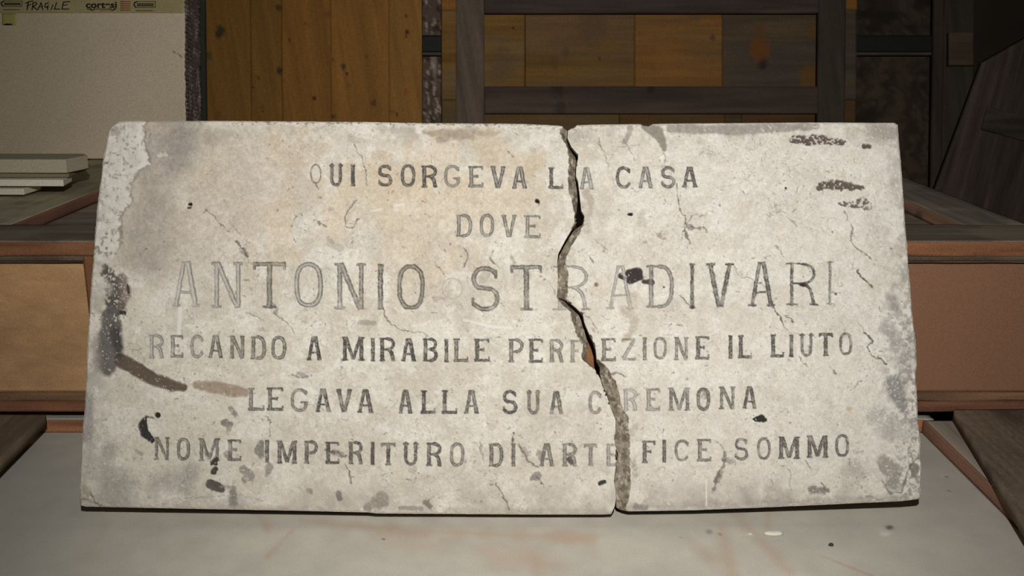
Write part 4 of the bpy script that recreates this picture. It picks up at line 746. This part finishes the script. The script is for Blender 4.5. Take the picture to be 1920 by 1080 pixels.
    for gi, (ch, x0, x1, y0, y1, w, ink, hol, rown) in enumerate(LET):
        k = np.where((X > x0 - 6) & (X < x1 + 6) & (Y > y0 - 6) & (Y < y1 + (12 if ch == 'Q' else 6)))[0]
        if not len(k): continue
        big = (y1 - y0) > 60
        xx = X[k] + (fbm(X[k], Y[k], 6, 2, 2) - .5) * (1.5 if not big else 2.4); yy_ = Y[k] + (fbm(X[k], Y[k], 6, 2, 5) - .5) * (1.5 if not big else 2.4)
        sd = glyph_sd(ch, x0, x1, y0, y1, w * .9, xx, yy_)
        wn = .65 * fbm(X[k], Y[k], 3.2, 2, gi % 5) + .35 * vn(X[k] / 1.4, Y[k] / 1.4, gi % 7); wl = fbm(X[k], Y[k], 16, 3, gi % 7)
        ins = sst(.6, -.6, sd); edge = sst(1.9, .4, np.abs(sd + .8))
        wear = sst(.28, .62, wn) * sst(.2, .45, wl)
        al = 1.15 * ins * ink * (1 - hol * .8 * (1 - edge)) * (.42 + .58 * wear)
        cc = np.array([72., 68, 64])[None] * (1 + .9 * (wn - .5))[:, None]
        if hol > .5: # pale, washed-out groove
            C[k] = C[k] + (np.array([196., 192, 184]) - C[k]) * (.6 * ins)[:, None]
        C[k] = C[k] + (cc - C[k]) * np.clip(al, 0, 1)[:, None]
        dp[k] += np.clip(-sd, 0, 5) * .0007 + .0003 * ins
        lid[k[sd < .8]] = gi + 1
    # ---- fracture
    if side == 'L':
        a = I(Y, ACR) + (f3 - .5) * 5; b = I(Y, rt); fz = (X - a) / np.maximum(b - a, 1.0); wd = b - a; face = X > a
    else:
        a = I(Y, DCR) + (f3 - .5) * 5; b = I(Y, lf); fz = (a - X) / np.maximum(a - b, 1.0); wd = a - b; face = X < a
    fm = face & (wd > 2.0)
    fz = np.clip(fz, 0, 1)
    fr_ = rgbv((146, 136, 118), n); fr_ = mixc(fr_, (112, 102, 88), sst(.42, .62, fbm(X, Y, 8, 3, 2))); fr_ = mixc(fr_, (196, 186, 166), sst(.6, .75, fbm(X, Y * .5, 4, 3, 6)) * .8)
    fr_ = fr_ * (1 + .25 * (f4 - .5))[:, None]
    C[fm] = fr_[fm]; dp[fm] = (.002 + .011 * fz[fm] + (fbm(X[fm], Y[fm], 6, 3, 3) - .5) * .006)
    # chamfered broken arrises
    dp += .0022 * sst(3.2, 0, dist_e + (f3 - .5) * 4) + 0
    ch_ = sst(5, 1, dist_e + (f3 - .5) * 6); C = mixc(C, (188, 180, 168), .35 * ch_)
    lid[fm] = -1
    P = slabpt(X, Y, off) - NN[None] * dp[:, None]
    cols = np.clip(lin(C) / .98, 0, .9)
    # faces grouped
    Q = grid_quads(nv, nu)
    ql = lid[Q]; fr_face = (ql == -1).sum(1) >= 3; lf_face = ql.max(1); lf_face[fr_face] = 0
    main = (~fr_face) & (lf_face <= 0)
    root = empty(nm, (float(P[:, 0].mean()), float(P[:, 1].min()), 0.0), label, 'slab')
    # back + skirts
    p = perim(nv, nu); tb = TH - off
    Bk = P[p] + NN[None] * dp[p][:, None] - NN[None] * tb
    bottom = np.zeros(len(p), bool); bottom[(nu - 1) + (nv - 1):(nu - 1) + (nv - 1) + nu] = True; bottom[-1 * 0:] = bottom[0:] 
    zfix = Bk[:, 2] < .03
    Bk[:, 2] = np.maximum(Bk[:, 2], .0006)
    j = np.arange(len(p)); j2 = (j + 1) % len(p); k0 = len(p)
    V2 = np.concatenate([P[p], Bk, Bk.mean(0)[None]])
    c2 = np.concatenate([cols[p] * .9, np.tile(lin((150, 142, 130)), (k0 + 1, 1))])
    qs = np.stack([j, j2, k0 + j2, k0 + j], -1); tr = np.stack([k0 + j, k0 + j2, np.full(k0, 2 * k0)], -1)
    def sub(name, sel, extra=None, lab=None):
        q = Q[sel]; u, inv = np.unique(q, return_inverse=True); q = inv.reshape(q.shape)
        o = mesh_obj(name, P[u], q, M['marble'], cols[u], root)
        if lab: o['label'] = lab
        return o
    # face slab with its edges and back is one body
    q = Q[main]; u, inv = np.unique(q, return_inverse=True); q = inv.reshape(q.shape); nn_ = len(u)
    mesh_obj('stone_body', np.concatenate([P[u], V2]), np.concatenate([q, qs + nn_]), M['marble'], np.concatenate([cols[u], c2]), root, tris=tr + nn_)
    if fr_face.any(): sub('fracture_face', fr_face, lab='rough grey broken edge')
    order = np.argsort(lf_face, kind='stable'); sl = lf_face[order]
    for gi in range(1, len(LET) + 1):
        a0, a1 = np.searchsorted(sl, gi), np.searchsorted(sl, gi + 1)
        if a1 - a0 > 12:
            sub('letter', order[a0:a1], lab='engraved letter %s in the %s line' % (LET[gi - 1][0], LET[gi - 1][8]))
    return root
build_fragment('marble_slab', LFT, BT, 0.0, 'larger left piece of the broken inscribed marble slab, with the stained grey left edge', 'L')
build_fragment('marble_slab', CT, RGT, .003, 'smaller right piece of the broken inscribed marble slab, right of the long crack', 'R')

# timber the slab leans on, seen as an orange glint through the crack
zs = .30; back_at = P0 + S * ((zs - ZB) / math.cos(LEAN)) - NN * (TH + .002)
ys = float(back_at[1]) + .012
o = board('support_plank', ((-.55, ys, zs - .006), (.55, ys, zs - .006), (.55, ys, .0005), (-.55, ys, .0005)), (0, .035, 0), M['wood'], woodp((188, 128, 84), 0, 5, .25), None, .01, tgt=(128, 90, 62))
tag(o, 'orange-brown timber behind the slab, glimpsed through the crack', 'timber')

# ================================================================== crumbs on the tray
def crumb(name, px, py, w, h, hz_, mt, label, seed, cat='chip'):
    rs = np.random.RandomState(seed); c = pz(px, py, 0.0); n = 14
    ppm = F / np.linalg.norm(c - CAM)
    rx = w / 2 / ppm; ry = h / 2 / ppm / .5
    V = []; 
    for (k, zz_) in ((1.0, .0004), (.96, hz_ * .6), (.7, hz_)):
        for i in range(n):
            t = 2 * math.pi * i / n; q = k * (1 + .18 * (rs.rand() - .5))
            V.append((c[0] + rx * q * math.cos(t), c[1] + ry * q * math.sin(t), zz_ * (1 + .2 * rs.rand())))
    V.append((c[0], c[1], hz_)); V.append((c[0], c[1], .0004))
    Q = []; T = []
    for r_ in range(2):
        for i in range(n): Q.append((r_ * n + i, r_ * n + (i + 1) % n, (r_ + 1) * n + (i + 1) % n, (r_ + 1) * n + i))
    for i in range(n): T.append((2 * n + i, 2 * n + (i + 1) % n, 3 * n)); T.append(((i + 1) % n, i, 3 * n + 1))
    o = mesh_obj(name, V, Q, mt, None, None, tris=T); return tag(o, label, cat)
crumb('plaster_chip', 1450, 1002, 35, 7, .004, M['plaster'], 'flat white plaster chip on the grey board below the right slab piece', 3)
crumb('grit_crumb', 1558, 1023, 9, 3.4, .003, M['grit'], 'small dark crumb right of the white plaster chip', 5, 'crumb')
crumb('plaster_chip', 1407, 1002, 6, 4, .002, M['plaster'], 'tiny pale chip left of the flat white plaster chip', 6)
